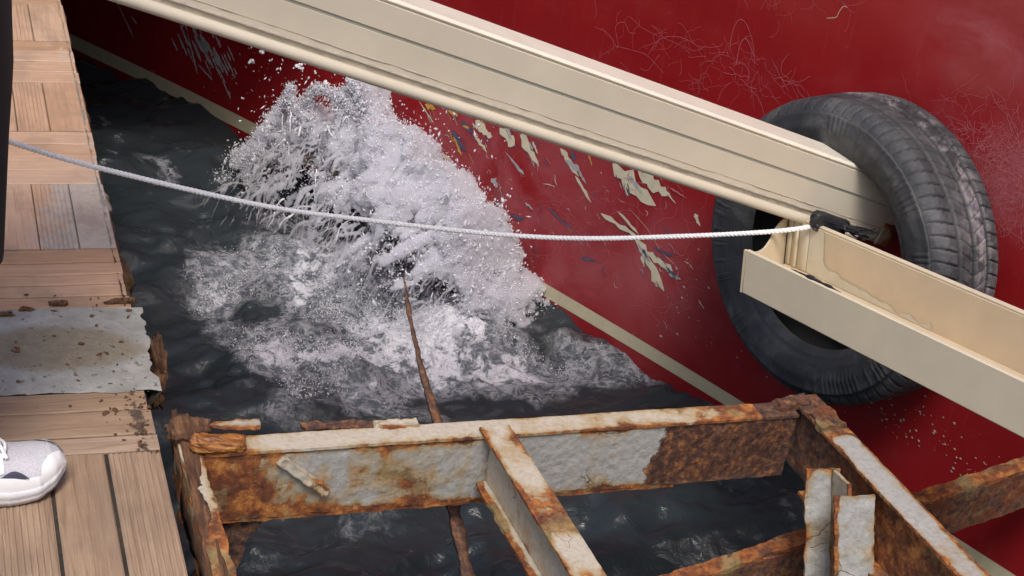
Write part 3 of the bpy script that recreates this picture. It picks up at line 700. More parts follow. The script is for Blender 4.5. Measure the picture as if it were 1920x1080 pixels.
    i, j = np.meshgrid(np.arange(na), np.arange(npf-1), indexing='ij')
    F = np.stack([i*npf+j, i*npf+j+1, ((i+1) % na)*npf+j+1, ((i+1) % na)*npf+j], -1).reshape(-1, 4)
    msk = np.isin(np.arange(npf-1), np.where((prof[:-1, 2] == -1) | (prof[1:, 2] == -1))[0])
    mk = np.tile(msk, na)
    vt = (prof[K, 2] == 1)
    fm = mk
    mb = MB(); mb.add(P, F[~fm][:, ::-1], 0, tread=tr, groove=gr, scuff=scuff)
    # raised band markings on the outer wall, worn smooth
    for k in range(90):
        a0 = k/90*2*np.pi; 
    mb.build('tyre_casing', M['tyre'], root)
    mb = MB(); mb.add(P, F[fm][:, ::-1], 0); mb.build('tyre_lining', M['void'], root)
    return root
TC = PZ(1588, 466, 3.39)
def build_tyre_here():
    n = hull_n(np.array(TC[0])).ravel()
    ax = nrm(np.array([-math.sin(math.radians(49)), -math.cos(math.radians(49)), .04]))
    build_tyre(TC, ax, UP, .320, .205, .20)
build_tyre_here()
# ================================================================== CREAM FENDER FRAME
def build_frame():
    root = thing('fender_frame', 'cream painted steel fender frame of two long beams meeting inside the tyre', 'fender frame', PZ(1560, 430, 3.25))
    iz = lambda x: .955/(.369 - 7.4e-5*(x-500))
    B0 = PZ(-420, -210.8, iz(-420)); B1 = PZ(1655, 461, iz(1655))
    d = nrm(B1-B0); wv = nrm(UP - (UP @ d)*d); n = np.cross(d, wv); n = n if n @ cF < 0 else -n      # n faces the camera
    wv = wv*.80
    L = B1-B0; h = .175; dp = .085
    mb = MB()
    f = lambda a, b: B0 + wv*a + n*b
    e = -.035
    # bevelled pieces butted end to end across the face: lower panel, recess, upper panel, top lip
    box(mb, f(.028, -dp), L, wv*.0710, n*dp, 0, .0010)
    box(mb, f(.0990, -dp), L, wv*.0068, n*(dp-.0004), 1, .0003)
    box(mb, f(.1060, -dp), L, wv*.0570, n*(dp+.0026), 0, .0012)
    box(mb, f(.1632, -dp-.002), L, wv*.0130, n*(dp+.0048), 2, .0050)
    box(mb, f(.002, -dp), L, wv*.0255, n*(dp-.0015), 0, .0015)
    mb.build('upper_beam', [M['beam'], M['beam_joint'], M['lit_beam_lip']], root, smooth=False)
    ub = [o for o in COL.objects if o.name == 'upper_beam'][0]
    # weld bead and caulk line, then the tube along the lower edge
    mb = MB(); k = 420; t = np.linspace(0, .985, k)
    pth = B0 + t[:, None]*L + wv*.030 + n*.001
    jit = fbm(np.stack([t*60, 0*t, 0*t], 1), 3, 4)
    add_tube(mb, pth + (jit*.0005)[:, None]*wv, 0.0028*(1+.25*fbm(np.stack([t*220, 0*t, 0*t], 1), 9, 2)), 7)
    pth2 = B0 + t[:, None]*L + wv*.044 + n*.0004
    add_tube(mb, pth2 + (fbm(np.stack([t*45, 0*t+4, 0*t], 1), 5, 4)*.0012)[:, None]*wv, np.clip(.0009*(1+.9*fbm(np.stack([t*90, 0*t, 0*t], 1), 19, 3)), .0002, .01), 6)
    mb.build('weld_bead', M['caulk'], root)
    mb = MB(); pth = B0 + (np.linspace(0, .955, 900))[:, None]*L + wv*.008 + n*.012
    tt = np.linspace(0, .955, 900)*np.linalg.norm(L)
    add_tube(mb, pth, .0102*(1+.012*np.sin(tt*2*np.pi/.008)), 14)
    mb.build('edge_tube', M['beam'], root)
    # end plate, scorched at the rim
    mb = MB(); box(mb, B1 + wv*.004 + n*(-dp-.004) - d*.0, d*.006, wv*.165, n*(dp+.006), 0, .001)
    plate(mb, B1 + wv*.002 + n*.0035 - d*.030, d*.032, wv*.060, n*.004, .004, .0012, 120, 0, 4, lambda l, w_: (.1+.25*l, 0*l))
    mb.build('end_plate', [M['rust_cream']], root)
    # ------------------------------------------------ lower beam, a channel open upwards
    C0 = PZ(1391, 549, 3.12); C1 = PZ(2150, 942, 1/(1/3.12 + (1/2.455-1/3.12)*(2150-1391)/(1920-1391)))
    d2 = nrm(C1-C0); L2 = (C1-C0)*2.1; w2 = nrm(UP - (UP @ d2)*d2); n2 = np.cross(d2, w2); n2 = n2 if n2 @ cF < 0 else -n2
    h2 = .086; S = .178; tk = .009; hf = .110
    g = lambda a, b: C0 + w2*a + n2*b
    def pxx(P): q = P-CAM; return 960 + FPX*(q @ cR)/(q @ cF)
    sts = np.linspace(-.3, .1, 81); so_ = float(sts[np.argmin([abs(pxx(g(hf, -S) + d2*a)-1480) for a in sts])])
    mb = MB()
    box(mb, g(0, -tk), L2, w2*h2, n2*tk, 0, .0022)                                          # near flange
    box(mb, g(.004, -S), L2, w2*.010, n2*(S-tk-.0003), 1, .0008)                            # web
    st = d2*so_
    tr_ = [g(.0045, -tk) , g(.0045, -S) + st*.97, g(.0045, -S)]; tv_ = np.array([p_ + w2*.009 for p_ in tr_] + tr_) - d2*.0004
    mb.add(tv_, np.array([[0, 1, 4, 3], [1, 2, 5, 4], [2, 0, 3, 5]]), 1); mb.F.append((np.array([[0, 1, 2], [5, 4, 3]]) + mb.n - 6, 1))
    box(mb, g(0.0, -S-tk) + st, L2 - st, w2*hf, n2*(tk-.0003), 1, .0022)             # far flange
    box(mb, g(hf+.0002, -S-tk-.004) + st, L2 - st, w2*.004, n2*(tk+.003), 0, .001)            # lip on it
    mb.build('lower_beam', [M['beam_low'], M['beam_warm']], root, smooth=False)
    # end plate with a coped, curved upper edge
    mb = MB(); prof = []
    # plate in the plane (along -n2, w2) at the end: near corner to far corner, concave top
    m_ = 24; q = np.linspace(0, 1, m_)
    depth = q*(S-.001); topz = h2-.003 - .018*np.sin(np.pi*np.clip((q-.04)/.70, 0, 1)) + (hf-h2)*sstep(.45, .95, q)
    x_sh = d2[None, :]*(q*so_)[:, None]
    lo = C0[None] + x_sh - n2[None]*(depth)[:, None] - d2*.007
    hi = lo + w2[None]*topz[:, None]; tv = d2*.006
    V = np.concatenate([lo, hi, lo+tv, hi+tv]); F = []
    for i in range(m_-1):
        F += [[i, i+1, m_+i+1, m_+i], [2*m_+i+1, 2*m_+i, 3*m_+i, 3*m_+i+1], [m_+i, m_+i+1, 3*m_+i+1, 3*m_+i]]
    F += [[0, m_, 3*m_, 2*m_], [m_-1, 3*m_-1, 4*m_-1, 2*m_-1]]
    mb.add(V, np.array(F))
    mb.build('coped_end_plate', [M['beam_low']], root, smooth=False)
    # stiffener strips and a patch of bare pale primer on the inside of the far flange
    mb = MB(); b0 = g(.015, -S+.0003) + st
    for a_, wd_, tt in ((.004, .014, .003), (.030, .010, .005), (.044, .030, .002)): box(mb, b0 + d2*a_, d2*wd_, w2*(hf-.016), n2*tt, 0, .001)
    k = 60; t = np.linspace(0, 1, k); jg = fbm(np.stack([t*16, 0*t, 0*t], 1), 5, 4, .65)
    up_ = np.where(t < .12, hf-.018, .034*(1-t)**1.5 + .004) + jg*.010*(t > .10); base_ = b0 + n2*.0010
    V = np.concatenate([base_ + d2*(.076 + .38*t)[:, None], base_ + d2*(.076 + .38*t)[:, None] + w2*np.clip(up_, .001, hf-.018)[:, None]])
    mb.add(V, np.array([[i, i+1, k+i+1, k+i] for i in range(k-1)]))
    mb.build('stiffener', [M['primer']], root)
    # black bitumen smear along the near flange
    mb = MB(); k = 60; t = np.linspace(0, 1, k); s0 = .14; s1 = .29
    pth = g(h2+.0005, -tk*.7)[None] + d2[None]*(s0+(s1-s0)*t)[:, None]
    add_tube(mb, pth, .0045*np.sin(np.pi*np.clip(t, .03, .97))*(1+.5*fbm(np.stack([t*14, 0*t, 0*t], 1), 7, 3)), 7)
    mb.build('bitumen_smear', [M['black']], root)
    # black binding where the two beams meet
    mb = MB(); cc = B0 + (L @ d)*d
    q0 = PZ(1556, 418, 3.205)
    box(mb, q0 - d*.044 - wv*.020 - n*.01, d*.088, wv*.040, n*.020, 0, .004); chunk(mb, q0 - d*.004, d*.044, wv*.020, n*.013, 3, .15, 30); chunk(mb, PZ(1600, 432, 3.22), d*.030, wv*.007, n*.016, 8, .4, 22); chunk(mb, PZ(1532, 425, 3.19), d*.012, wv*.009, n*.010, 12, .4, 16)
    for k in range(16):
        a = PZ(1585+random.uniform(-10, 20), 428+random.uniform(-8, 10), 3.21); b = PZ(1628+random.uniform(-14, 14), 440+random.uniform(-12, 12), 3.23)
        mid = (a+b)/2 + np.array([0, 0, random.uniform(-.008, .008)]); add_tube(mb, spline([a, mid, b], 12), .0012, 5)
    mb.build('black_binding', [M['black']], root)
    return B0, B1, d, wv, n
FB = build_frame()
# ================================================================== ROPE
def build_rope():
    kp = [(-330, 150, 2.45), (15, 265, 2.75), (190, 316, 2.86), (490, 385, 2.98), (700, 414, 3.06), (930, 439, 3.13), (1100, 447, 3.165), (1300, 442, 3.19), (1450, 434, 3.195), (1530, 424, 3.195)]
    P = spline([PZ(*k) for k in kp], 1400)
    T = np.gradient(P, axis=0); sl = np.concatenate([[0], np.cumsum(np.linalg.norm(np.diff(P, axis=0), axis=1))]); T /= np.linalg.norm(T, axis=1)[:, None]
    N = np.cross(T, UP); N /= np.linalg.norm(N, axis=1)[:, None]; B = np.cross(T, N)
    mb = MB()
    for k in range(3):
        a = sl*2*np.pi/.024 + k*2*np.pi/3
        add_tube(mb, P + .0026*(np.cos(a)[:, None]*N + np.sin(a)[:, None]*B), .0024, 7)
    o = mb.build('rope', M['rope'], None, origin=P[700]); tag(o, 'thin white twisted rope strung from the deck to the end of the cream beam', 'rope')
    return P[0]
ROPE0 = build_rope()
# ================================================================== RUSTED FRAME
def build_rust():
    root = thing('rusted_frame', 'broken rusty steel jetty frame with flaking grey paint above the dark water', 'steel frame', PP(950, 830, -.05))
    def lin(x): return lambda l, w_: (0*l + x, 0*l)
    # A: channel across the picture
    a0 = PP(345, 853, 0); a1 = PP(1492, 776, 0); LA = a1-a0; dA = nrm(LA); nA = np.array([-dA[1], dA[0], 0]); fl = .036
    def rA(l, w_):          # web: rusty at left, grey in the middle, dark scaled steel at right
        r = np.interp(l, [0, .1, .16, .24, .30, .38, .46, .485, .50, .56, .64, .70, .76, 1], [.26, .30, .14, .02, .22, .04, -.04, .12, -.12, -.22, -.02, -.16, -.08, .2])
        r = r + .20*np.exp(-w_/.10) + .12*np.exp(-(1-w_)/.06)
        return r, sstep(.70, .82, l + .02*(1-w_))
    mb = MB(); Hh = .128
    plate(mb, a0 - UP*Hh, LA, UP*(Hh-.001), -nA*.008, .005, .0012, 110, .002, 1, rA)
    mb.build('front_beam_web', M['rust_grey'], root)
    def rT(l, w_): return np.interp(l, [0, .08, .15, .3, .45, .6, .75, .85, .9, 1], [.3, .06, .0, -.05, -.04, -.02, .0, .14, .35, .4]), np.where(l > .93, .9, 0.)
    mb = MB(); plate(mb, a0 - nA*.012 + dA*.03, LA - dA*.03, nA*(fl+.010), UP*.005, .005, .0005, 60, .0015, 2, rT)
    plate(mb, a0 - UP*Hh - nA*.008, LA*.8, nA*(fl), -UP*.007, .007, .0015, 60, .004, 22, lin(.3))
    mb.build('front_beam_flange', M['rust_cream'], root)
    # C: cross beam running towards the camera
    c0 = PP(930, 818, .0); c1 = PP(1094, 1080, 0); dC = nrm(c1-c0); LC = dC*1.25; nC = np.array([-dC[1], dC[0], 0]); nC = nC if nC[0] > 0 else -nC
    wC = .054
    mb = MB()
    def rC(l, w_): return .02 + .16*np.sin(l*37+1)*np.exp(-((l-.3)/.35)**2) + .08*(w_ < .2), 0*l
    plate(mb, c0 - nC*wC/2 + UP*.0078 - dC*.012, LC, nC*wC, UP*.005, .005, .0005, 60, .0012, 3, rC)
    mb.build('cross_beam_top', M['rust_cream'], root)
    mb = MB()
    plate(mb, c0 - nC*.010 + UP*.0072 - UP*.088 + dC*.008, LC, UP*.087, nC*.006, .007, .0010, 60, 0, 4, lin(-.03))
    plate(mb, c0 - nC*.030 - UP*.088 + dC*.008, LC, nC*.052, UP*.006, .005, .0010, 60, .004, 5, lambda l, w_: (.02+.25*(w_ < .25)+.1*np.sin(l*31), 0*l))
    mb.build('cross_beam_web', M['rust_cream'], root)
    # D: ledge beside the timber
    e0 = PP(352, 838, -.004); e1 = PP(418, 1080, -.004); dD = nrm(e1-e0); nD = np.array([-dD[1], dD[0], 0]); nD = nD if nD[0] > 0 else -nD
    mb = MB(); plate(mb, e0 - nD*.016 - dD*.02, dD*1.2, nD*.034, UP*.006, .005, .0015, 60, .004, 6, lambda l, w_: (np.interp(l, [0, .1, .16, .32, .4, 1], [-.1, .0, .3, .3, -.1, .1]), 0*l))
    plate(mb, e0 - nD*.016 - dD*.02 - UP*.075, dD*1.2, UP*.0745, nD*.006, .008, .0015, 60, 0, 16, lin(.25))
    mb.build('side_angle', M['rust_cream'], root)
    # B: right-hand beam running towards the camera
    b0 = PP(1492, 760, .0); b1 = PP(1790, 1080, 0); dB = nrm(b1-b0); LB = dB*1.3; nB = np.array([-dB[1], dB[0], 0]); nB = nB if nB[0] > 0 else -nB
    mb = MB()
    def rB(l, w_): return np.interp(l, [0, .09, .11, .3, .42, .5, 1], [.5, .4, -.16, -.14, -.05, .0, .1]) + .26*np.exp(-(1-w_)/.10) + .14*np.exp(-w_/.08), np.where(l < .085, .6, 0.)
    plate(mb, b0 - nB*.010 + UP*.0085 - dB*.01, LB, nB*.056, UP*.005, .005, .0006, 50, .0018, 7, rB)
    mb.build('right_beam_top', M['rust_pale'], root)
    mb = MB()
    plate(mb, b0 - UP*.115 + nB*.004, LB, UP*.1225, nB*.008, .007, .0022, 50, .004, 8, lambda l, w_: (.35 - .1*l, .62*np.clip(1-l*1.6, 0, 1)))
    plate(mb, b0 - UP*.118 - nB*.030 + dB*.1, LB, nB*.070, UP*.006, .007, .0015, 50, .003, 18, lin(.3))
    mb.build('right_beam_web', M['rust_full'], root)
    # raised broken corner
    mb = MB(); cc = PP(1500, 757, .01)
    plate(mb, PP(1462, 772, .006), nrm(PP(1545, 765, 0)-PP(1462, 772, 0))*.066, dB*-.030, UP*.013, .004, .003, 60, .006, 9, lambda l, w_: (.5+0*l, .55+0*l))
    plate(mb, PP(1506, 775, .008) - UP*.0, nB*.052, dB*.060, UP*.010, .004, .003, 60, .006, 10, lambda l, w_: (.5+0*l, .5+0*l))
    mb.build('broken_corner', M['rust_full'], root)
    # post: I-section hanging from the right beam
    pt = PP(1545, 880, .006); pb = PZ(1536, 1300, 2.86); dP = nrm(pb-pt); LP = pb-pt
    fx = nrm(cR - (cR @ dP)*dP)                 # across the flange
    fn = np.cross(dP, fx); fn = fn if fn @ cF < 0 else -fn
    mb = MB()
    plate(mb, pt - fx*.030, LP, fx*.060, -fn*.006, .005, .0026, 38, .002, 11, lambda l, w_: (-.04 + .30*np.exp(-l/.03) + .25*(w_ > .88), 0*l))
    mb.build('post_flange', M['rust_grey'], root)
    mb = MB(); p2 = PP(1600, 930, .014)
    plate(mb, p2 - fx*.030, LP, fx*.066, -fn*.006, .005, .0028, 38, .002, 12, lambda l, w_: (-.07 + .22*np.exp(-l/.02) + .3*(w_ < .12), 0*l))
    mb.build('post_flange', M['rust_grey'], root)
    mb = MB(); plate(mb, pt + fx*.012 - fn*.006, LP, (p2-pt) - fn*0 - dP*((p2-pt) @ dP) - fx*.020, fx*.006, .006, .0012, 50, 0, 13, lin(.16))
    mb.build('post_web', M['rust_cream'], root)
    # diagonal brace, underneath
    g0 = PP(1150, 1127, -.27); g1 = PP(1930, 868, -.125); dG = nrm(g1-g0); nG = nrm(np.cross(UP, dG)); LG = (g1-g0)*1.25
    mb = MB(); plate(mb, g0 - nG*.02, LG, nG*.036, UP*.007, .007, .0016, 55, .005, 14, lambda l, w_: (.16+.2*np.exp(-w_/.2), .42*(l < .5)))
    plate(mb, g0 - nG*.020 - UP*.095, LG, UP*.0945, nG*.007, .008, .0022, 55, .003, 15, lambda l, w_: (.4+0*l, .52+0*l))
    mb.build('brace', M['rust_full'], root)
    # scrap strip welded on the front web
    mb = MB(); s0 = a0 + dA*.145 - UP*.018 - nA*.010; s1 = a0 + dA*.225 - UP*.088 - nA*.012
    plate(mb, s0, s1-s0, nrm(np.cross(s1-s0, nA))*.016, -nA*.010, .004, .0025, 60, .004, 17, lin(-.05))
    mb.build('scrap_strip', M['rust_cream'], root)
    # dark bracket under the front beam at the left
    mb = MB(); k0 = PP(500, 965, -.13); k1 = PP(440, 1070, -.24)
    plate(mb, k0, k1-k0, np.array([-.075, -.02, -.03]), nA*.010, .006, .004, 40, .012, 19, lambda l, w_: (.5+0*l, 1.+0*l))
    mb.build('bracket', M['rust_full'], root)
    return a0, dA, nA, LA
RA = build_rust()
def build_bits():
    a0, dA, nA, LA = RA
    # leaning rusty flat bar rising out of the water behind the front beam
    p = [PZ(757, 515, 3.02), PZ(768, 590, 2.99), PZ(790, 690, 2.95), PZ(812, 765, 2.90), PZ(826, 812, 2.87), PZ(846, 930, 2.83), PZ(872, 1060, 2.80), PZ(890, 1160, 2.78)]
    P = spline(p, 160); wd = np.interp(np.linspace(0, 1, 160), [0, .1, .25, .4, .5, .7, 1], [.0012, .0035, .0045, .010, .008, .012, .013])
    wd = wd*(1+.35*fbm(np.stack([np.arange(160)/6, 0*wd, 0*wd], 1), 3, 4))
    T = np.gradient(P, axis=0); T /= np.linalg.norm(T, axis=1)[:, None]; sx = nrm(cR*.8 + cF*.6)
    X = sx - (T @ sx)[:, None]*T; X /= np.linalg.norm(X, axis=1)[:, None]; Y = np.cross(T, X)
    ring = []
    for a, b in ((-1, -.3), (.0, -.36), (1, -.3), (1, .3), (0, .36), (-1, .3)): ring.append(P + X*(wd*a)[:, None] + Y*(wd*b*1.2)[:, None])
    V = np.stack(ring, 1).reshape(-1, 3); V += np.stack([fbm(V*90, q, 3) for q in range(3)], 1)*.0012
    i, j = np.meshgrid(np.arange(159), np.arange(6), indexing='ij')
    F = np.stack([i*6+j, i*6+(j+1) % 6, (i+1)*6+(j+1) % 6, (i+1)*6+j], -1).reshape(-1, 4)
    mb = MB(); rr = np.repeat(np.interp(np.arange(160), [0, 70, 90, 160], [.4, .4, .4, .3]), 6); dk_ = np.repeat(np.interp(np.arange(160), [0, 70, 100, 160], [.72, .72, .60, .52]), 6)
    mb.add(V, F, 0, rust=rr, dark=dk_, edge=0.); o = mb.build('flat_bar', M['rust_full'], None, origin=P[100])
    tag(o, 'thin rusty jagged steel bar poking up through the foam behind the front beam', 'steel bar')
    # debris lying on the left end of the frame
    def lump(name, px, py, z, ax, ay, az, seed, mat, label, cat, amp=.35, group=None):
        c = PP(px, py, z); mb = MB(); chunk(mb, c, ax, ay, az, seed, amp, 30, rust=.25, dark=0., edge=0.); o = mb.build(name, mat, None, origin=c); tag(o, label, cat, group)
    lump('wood_chunk', 352, 808, .012, dA*.030, nA*.024, UP*.014, 21, M['rotten'], 'dull brown wood lump on the left end of the rusty beam', 'wood chunk')
    lump('wood_chunk', 411, 832, .016, dA*.042 - UP*.006, nA*.015, UP*.012, 22, M['orange_wood'], 'shiny orange-brown wood chunk lying on the left end of the rusty beam', 'wood chunk', .22)
    def flake(name, px, py, z, L, W, T, seed, mat, label, cat, rust=(.2, 0)):
        c = PP(px, py, z); mb = MB(); plate(mb, c-L/2-W/2, L, W, T, .003, .0022, 70, .010, seed, lambda l, w_: (rust[0]+0*l, rust[1]+0*l)); o = mb.build(name, mat, None, origin=c); tag(o, label, cat)
    flake('rust_flake', 430, 800, .002, dA*.100, nA*.020, UP*.005+nA*.001, 31, M['rust_grey'], 'long pale paint flake lifting behind the brown and orange wood chunks', 'flake', (.12, .25))
    flake('rust_flake', 640, 802, -.004, dA*.13, nA*.026, UP*.006, 32, M['rust_full'], 'dark brown scale flake lifting off the back of the front beam', 'flake', (.4, .6))
    flake('rust_flake', 742, 798, .004, dA*.075, nA*.020, UP*.006, 33, M['rust_cream'], 'pale grey flake with a brown tip beside the leaning bar', 'flake', (.0, 0))
    # litter on the deck
    k = 0
    for (px, py, sz, lab) in [(110, 568, .012, 'small dark brown crumb on the pink boards, left of the long splinter'), (224, 565, .018, 'thin grey-brown wood splinter on the pink boards by the edge'), (12, 590, .009, 'small dark crumb at the left end of the pink boards'), (48, 580, .010, 'grey crumb on the seam between pink boards and concrete')]:
        c = PP(px, py, .004); mb = MB(); lx = Vv*sz*(1.2 if k != 1 else 1.3) + UP*0
        chunk(mb, c, lx, U*sz*(.5 if k != 1 else .25), UP*.004, 60+k, .5, 18); o = mb.build('deck_litter', M['rotten'], None, origin=c); tag(o, lab, 'litter', 'crumbs on the deck'); k += 1
    mb = MB()
    for k in range(130):
        s = random.uniform(SX['s_b']-.08, SX['s_c']+.05); q = -abs(random.gauss(0, .16)); c = DK(s, q, .0030)
        if random.random() < .4: s = random.uniform(SX['s_a']-.02, SX['s_b']); q = -abs(random.gauss(0, .03))-.005; c = DK(s, q, .002)
        r = abs(random.gauss(.0004, .0011))+.0006; an = random.uniform(0, 6.3); a = np.array([math.cos(an), math.sin(an), 0]); b = np.array([-math.sin(an), math.cos(an), 0])
        chunk(mb, c, a*r*random.uniform(1, 2.4), b*r, UP*r*.6, k, .4, 6)
    o = mb.build('grit', M['rotten'], None); tag(o, 'dark grit and wood crumbs scattered over the concrete and deck edge', 'grit', kind='stuff')
def orange_wood():
    t = NT('wet_orange_wood'); c = t.co(); g = t.noise(t.mapping(c, (14, 60, 60), (0, 0, math.radians(-23))), 1.3, 8, .65, .8)
    col = t.ramp(g, [(.3, (.06, .022, .010)), (.48, (.26, .095, .025)), (.62, (.52, .23, .055)), (.8, (.75, .48, .18))])
    return t.done(t.pbr(col, .35, t.bump(g, .6, .006)))
M['orange_wood'] = orange_wood()
build_bits()
# ================================================================== PERSON (only the shoe and the edge of the clothing reach the picture)
def build_person():
    an = math.radians(27); fw = np.array([math.cos(an), math.sin(an), 0]); lf = np.array([-math.sin(an), math.cos(an), 0])
    toe = np.array([-.605, 1.950, 0]); heel = toe - fw*.285
    base = heel + fw*.08 - lf*.0
    root = thing('person', 'person in dark clothing and white trainers standing on the deck', 'person', base)
    P0 = base
    # body: one skinned surface
    names = {}; V = []; Ed = []; Rr = []
    def v(p, r, par=None):
        V.append(np.asarray(p, float)); Rr.append(r); 
        if par is not None: Ed.append((par, len(V)-1))
        return len(V)-1
    W2L = lambda f_, l_, z: P0 + fw*f_ + lf*l_ + UP*z
    cx = .06                      # left of the visible foot stands the other one
    pel = v(W2L(-.02, .11, .95), .15)
    st = v(W2L(-.02, .11, 1.18), .14, pel); chst = v(W2L(-.02, .11, 1.38), .155, st); nk = v(W2L(0, .11, 1.50), .06, chst); hd0 = v(W2L(.02, .11, 1.58), .075, nk); hd = v(W2L(.03, .11, 1.66), .098, hd0); ht = v(W2L(.02, .11, 1.73), .075, hd)
    for sgn, yy in ((-1, 0.), (1, .22)):
        bk = -.15*(yy > 0); hip = v(W2L(-.02, yy*1., .88), .098, pel); kn = v(W2L(.02+bk, yy, .50), .062, hip); ank = v(W2L(-.015+2*bk, yy, .10), .042, kn)
    for sgn in (-1, 1):
        sh = v(W2L(-.02, .11+sgn*.18, 1.42), .062, chst); el = v(W2L(-.05, .11+sgn*.23, 1.14), .045, sh); wr = v(W2L(.10, .11+sgn*.16, .98), .032, el); hn = v(W2L(.17, .11+sgn*.12, .97), .035, wr)
    me = bpy.data.meshes.new('body'); me.from_pydata([tuple(a-P0) for a in V], Ed, [])
    o = bpy.data.objects.new('body', me); COL.objects.link(o); o.parent = root
    md = o.modifiers.new('skin', 'SKIN'); 
    for k, r in enumerate(Rr): me.skin_vertices[0].data[k].radius = (r, r)
    me.skin_vertices[0].data[0].use_root = True
    sb = o.modifiers.new('sub', 'SUBSURF'); sb.levels = 2; sb.render_levels = 2
    me.materials.append(M['cloth'])
    # knee-length dark coat skirt
    n = 64; a = np.linspace(0, 2*np.pi, n); zz = np.linspace(.385, 1.06, 26); A, Z = np.meshgrid(a, zz, indexing='ij'); A = A.ravel(); Z = Z.ravel()
    t = (Z-.385)/.675; rx = np.interp(t, [0, .35, .7, 1], [.150, .162, .154, .14]); ry = np.interp(t, [0, .5, 1], [.235, .24, .20])
    k = 1 + .03*np.sin(A*9+t*2)*(1-t)
    Pp = P0 + ((-.02+rx*k*np.cos(A)))[:, None]*fw + (.11+ry*k*np.sin(A))[:, None]*lf + Z[:, None]*UP
    global COAT
    mb = MB(); mb.add(Pp, grid_faces(n, 26)); mb.build('coat', M['cloth'], root)
    # shoes
    def shoe(tip, name_):
        def prof(u):            # u from heel 0 to toe 1: half width, sole centre offset
            hw = np.interp(u, [0, .05, .2, .45, .7, .85, .94, 1], [.018, .028, .034, .034, .048, .047, .034, .012]); off = np.interp(u, [0, .5, .8, 1], [0, 0, .004, .006]); return hw, off
        s = shoe_root = MB()
        L = .285
        def loft(us, ring, mi):
            R_ = [ring(u) for u in us]; nu = len(us); m_ = len(R_[0]); Vs = np.array(R_).reshape(-1, 3); F = grid_faces(nu, m_)
            return Vs, F
        def pt(u, y, z): return tip - fw*(L*(1-u)) + lf*y + UP*z
        us = np.concatenate([np.linspace(0, .1, 8), np.linspace(.12, .85, 40), np.linspace(.86, 1, 18)])
        # sole with a flared side and toe spring
        def ring_s(u):
            hw, off = prof(u); spr = .022*max(0, (u-.72)/.28)**2; th = np.interp(u, [0, .5, 1], [.038, .030, .022])
            return [pt(u, off+y*hw, .006*(z < .05) + spr+z*th + .0006*math.sin(u*150)*(abs(y) > .9)) for y, z in ((-.90, .0), (-1.02, .10), (-1.06, .40), (-1.04, .55), (-1.07, .62), (-1.05, .95), (-.98, 1.0), (0, 1.0), (.98, 1.0), (1.05, .95), (1.07, .62), (1.04, .55), (1.06, .40), (1.02, .10), (.9, 0), (0, -.0), (-.9, 0))]
        Vs, F = loft(us, ring_s, 0); m1 = MB(); m1.add(Vs, F); 
        sole = m1.build('sole', M['shoe_sole'], root)
        def ring_o(u):
            hw, off = prof(u); spr = .022*max(0, (u-.72)/.28)**2
            return [pt(min(1, u*1.004), off+y*hw, spr+z*.0075) for y, z in ((-.95, 0.), (-1.01, .3), (-1.02, 1.), (1.02, 1.), (1.01, .3), (.95, 0.), (-.95, 0.))]
        Vs, F = loft(us, ring_o, 0); mo = MB(); mo.add(Vs, F); mo.build('outsole', M['shoe_dark'], root)
        m2 = MB()
        ang = np.linspace(0, np.pi, 25)
        def ring_u(u, grow=0.):
            hw, off = prof(u); spr = .022*max(0, (u-.72)/.28)**2; th = np.interp(u, [0, .5, 1], [.038, .030, .022])*.9 + spr
            hh = np.interp(u, [0, .08, .3, .42, .55, .7, .82, .92, .97, 1], [.045, .062, .062, .066, .060, .046, .040, .032, .020, .002])
            hw2 = hw*np.interp(u, [0, .9, 1], [.97, .97, .9])
            return [pt(u, off - math.cos(a_)*(hw2+grow)*(1-.25*math.sin(a_)**4*(u < .6)), th + (hh+grow)*math.sin(a_)**.72) for a_ in ang]
        Vs, F = loft(us, ring_u, 0); m2.add(Vs, F[:, ::-1]); up = m2.build('upper', M['shoe_mesh'], root)
        # overlays: toe cap, side panel, eye stay
        m3 = MB()
        def patch(u0, u1, f0, f1, nu=16, na_=10, g=.0022):
            R_ = []
            for u in np.linspace(u0, u1, nu):
                full = np.array(ring_u(u, g)); a_lo = f0(u) if callable(f0) else f0; a_hi = f1(u) if callable(f1) else f1
                idx = np.linspace(a_lo, a_hi, na_)*(len(ang)-1); i0 = np.clip(idx.astype(int), 0, len(ang)-2); fr = (idx-i0)[:, None]; R_.append(full[i0]*(1-fr)+full[i0+1]*fr)
            Vs = np.array(R_).reshape(-1, 3); return Vs, grid_faces(nu, na_)[:, ::-1]
        for sd_ in (0, 1):
            fx = (lambda a_: 1-a_) if sd_ else (lambda a_: a_)
            for (u0, u1, lo, hi) in [(.86, .995, 0., lambda u: .16+.30*((u-.86)/.14)**.5), (.80, .87, 0., .12), (.42, .80, 0., lambda u: .10+.03*math.sin(u*20)), (.46, .56, lambda u: .08, lambda u: .34), (.60, .68, lambda u: .08+(u-.6)*1.2, lambda u: .30+(u-.6)*.6), (.36, .70, .335, .40), (0., .25, 0., .30)]:
                l0 = (lambda u, q=lo: fx(q(u) if callable(q) else q)); h0 = (lambda u, q=hi: fx(q(u) if callable(q) else q))
                Vs, F = patch(u0, u1, l0, h0); m3.add(Vs, F if not sd_ else F[:, ::-1])
        m3.build('overlay', M['shoe_white'], root)
        m5 = MB(); Vs, F = patch(.66, .80, lambda u: .115, lambda u: .115+.09*math.sin((u-.66)/.14*math.pi), 14, 6, .0016); m5.add(Vs, F); m5.build('dark_panel', M['shoe_dark'], root); m5 = MB()
        Vs, F = patch(.90, .998, lambda u: .62, lambda u: .60+.12*((u-.9)/.1), 12, 5, .0028); m5.add(Vs, F)
        m5.build('toe_bumper', M['shoe_dark'], root)
        m4 = MB()
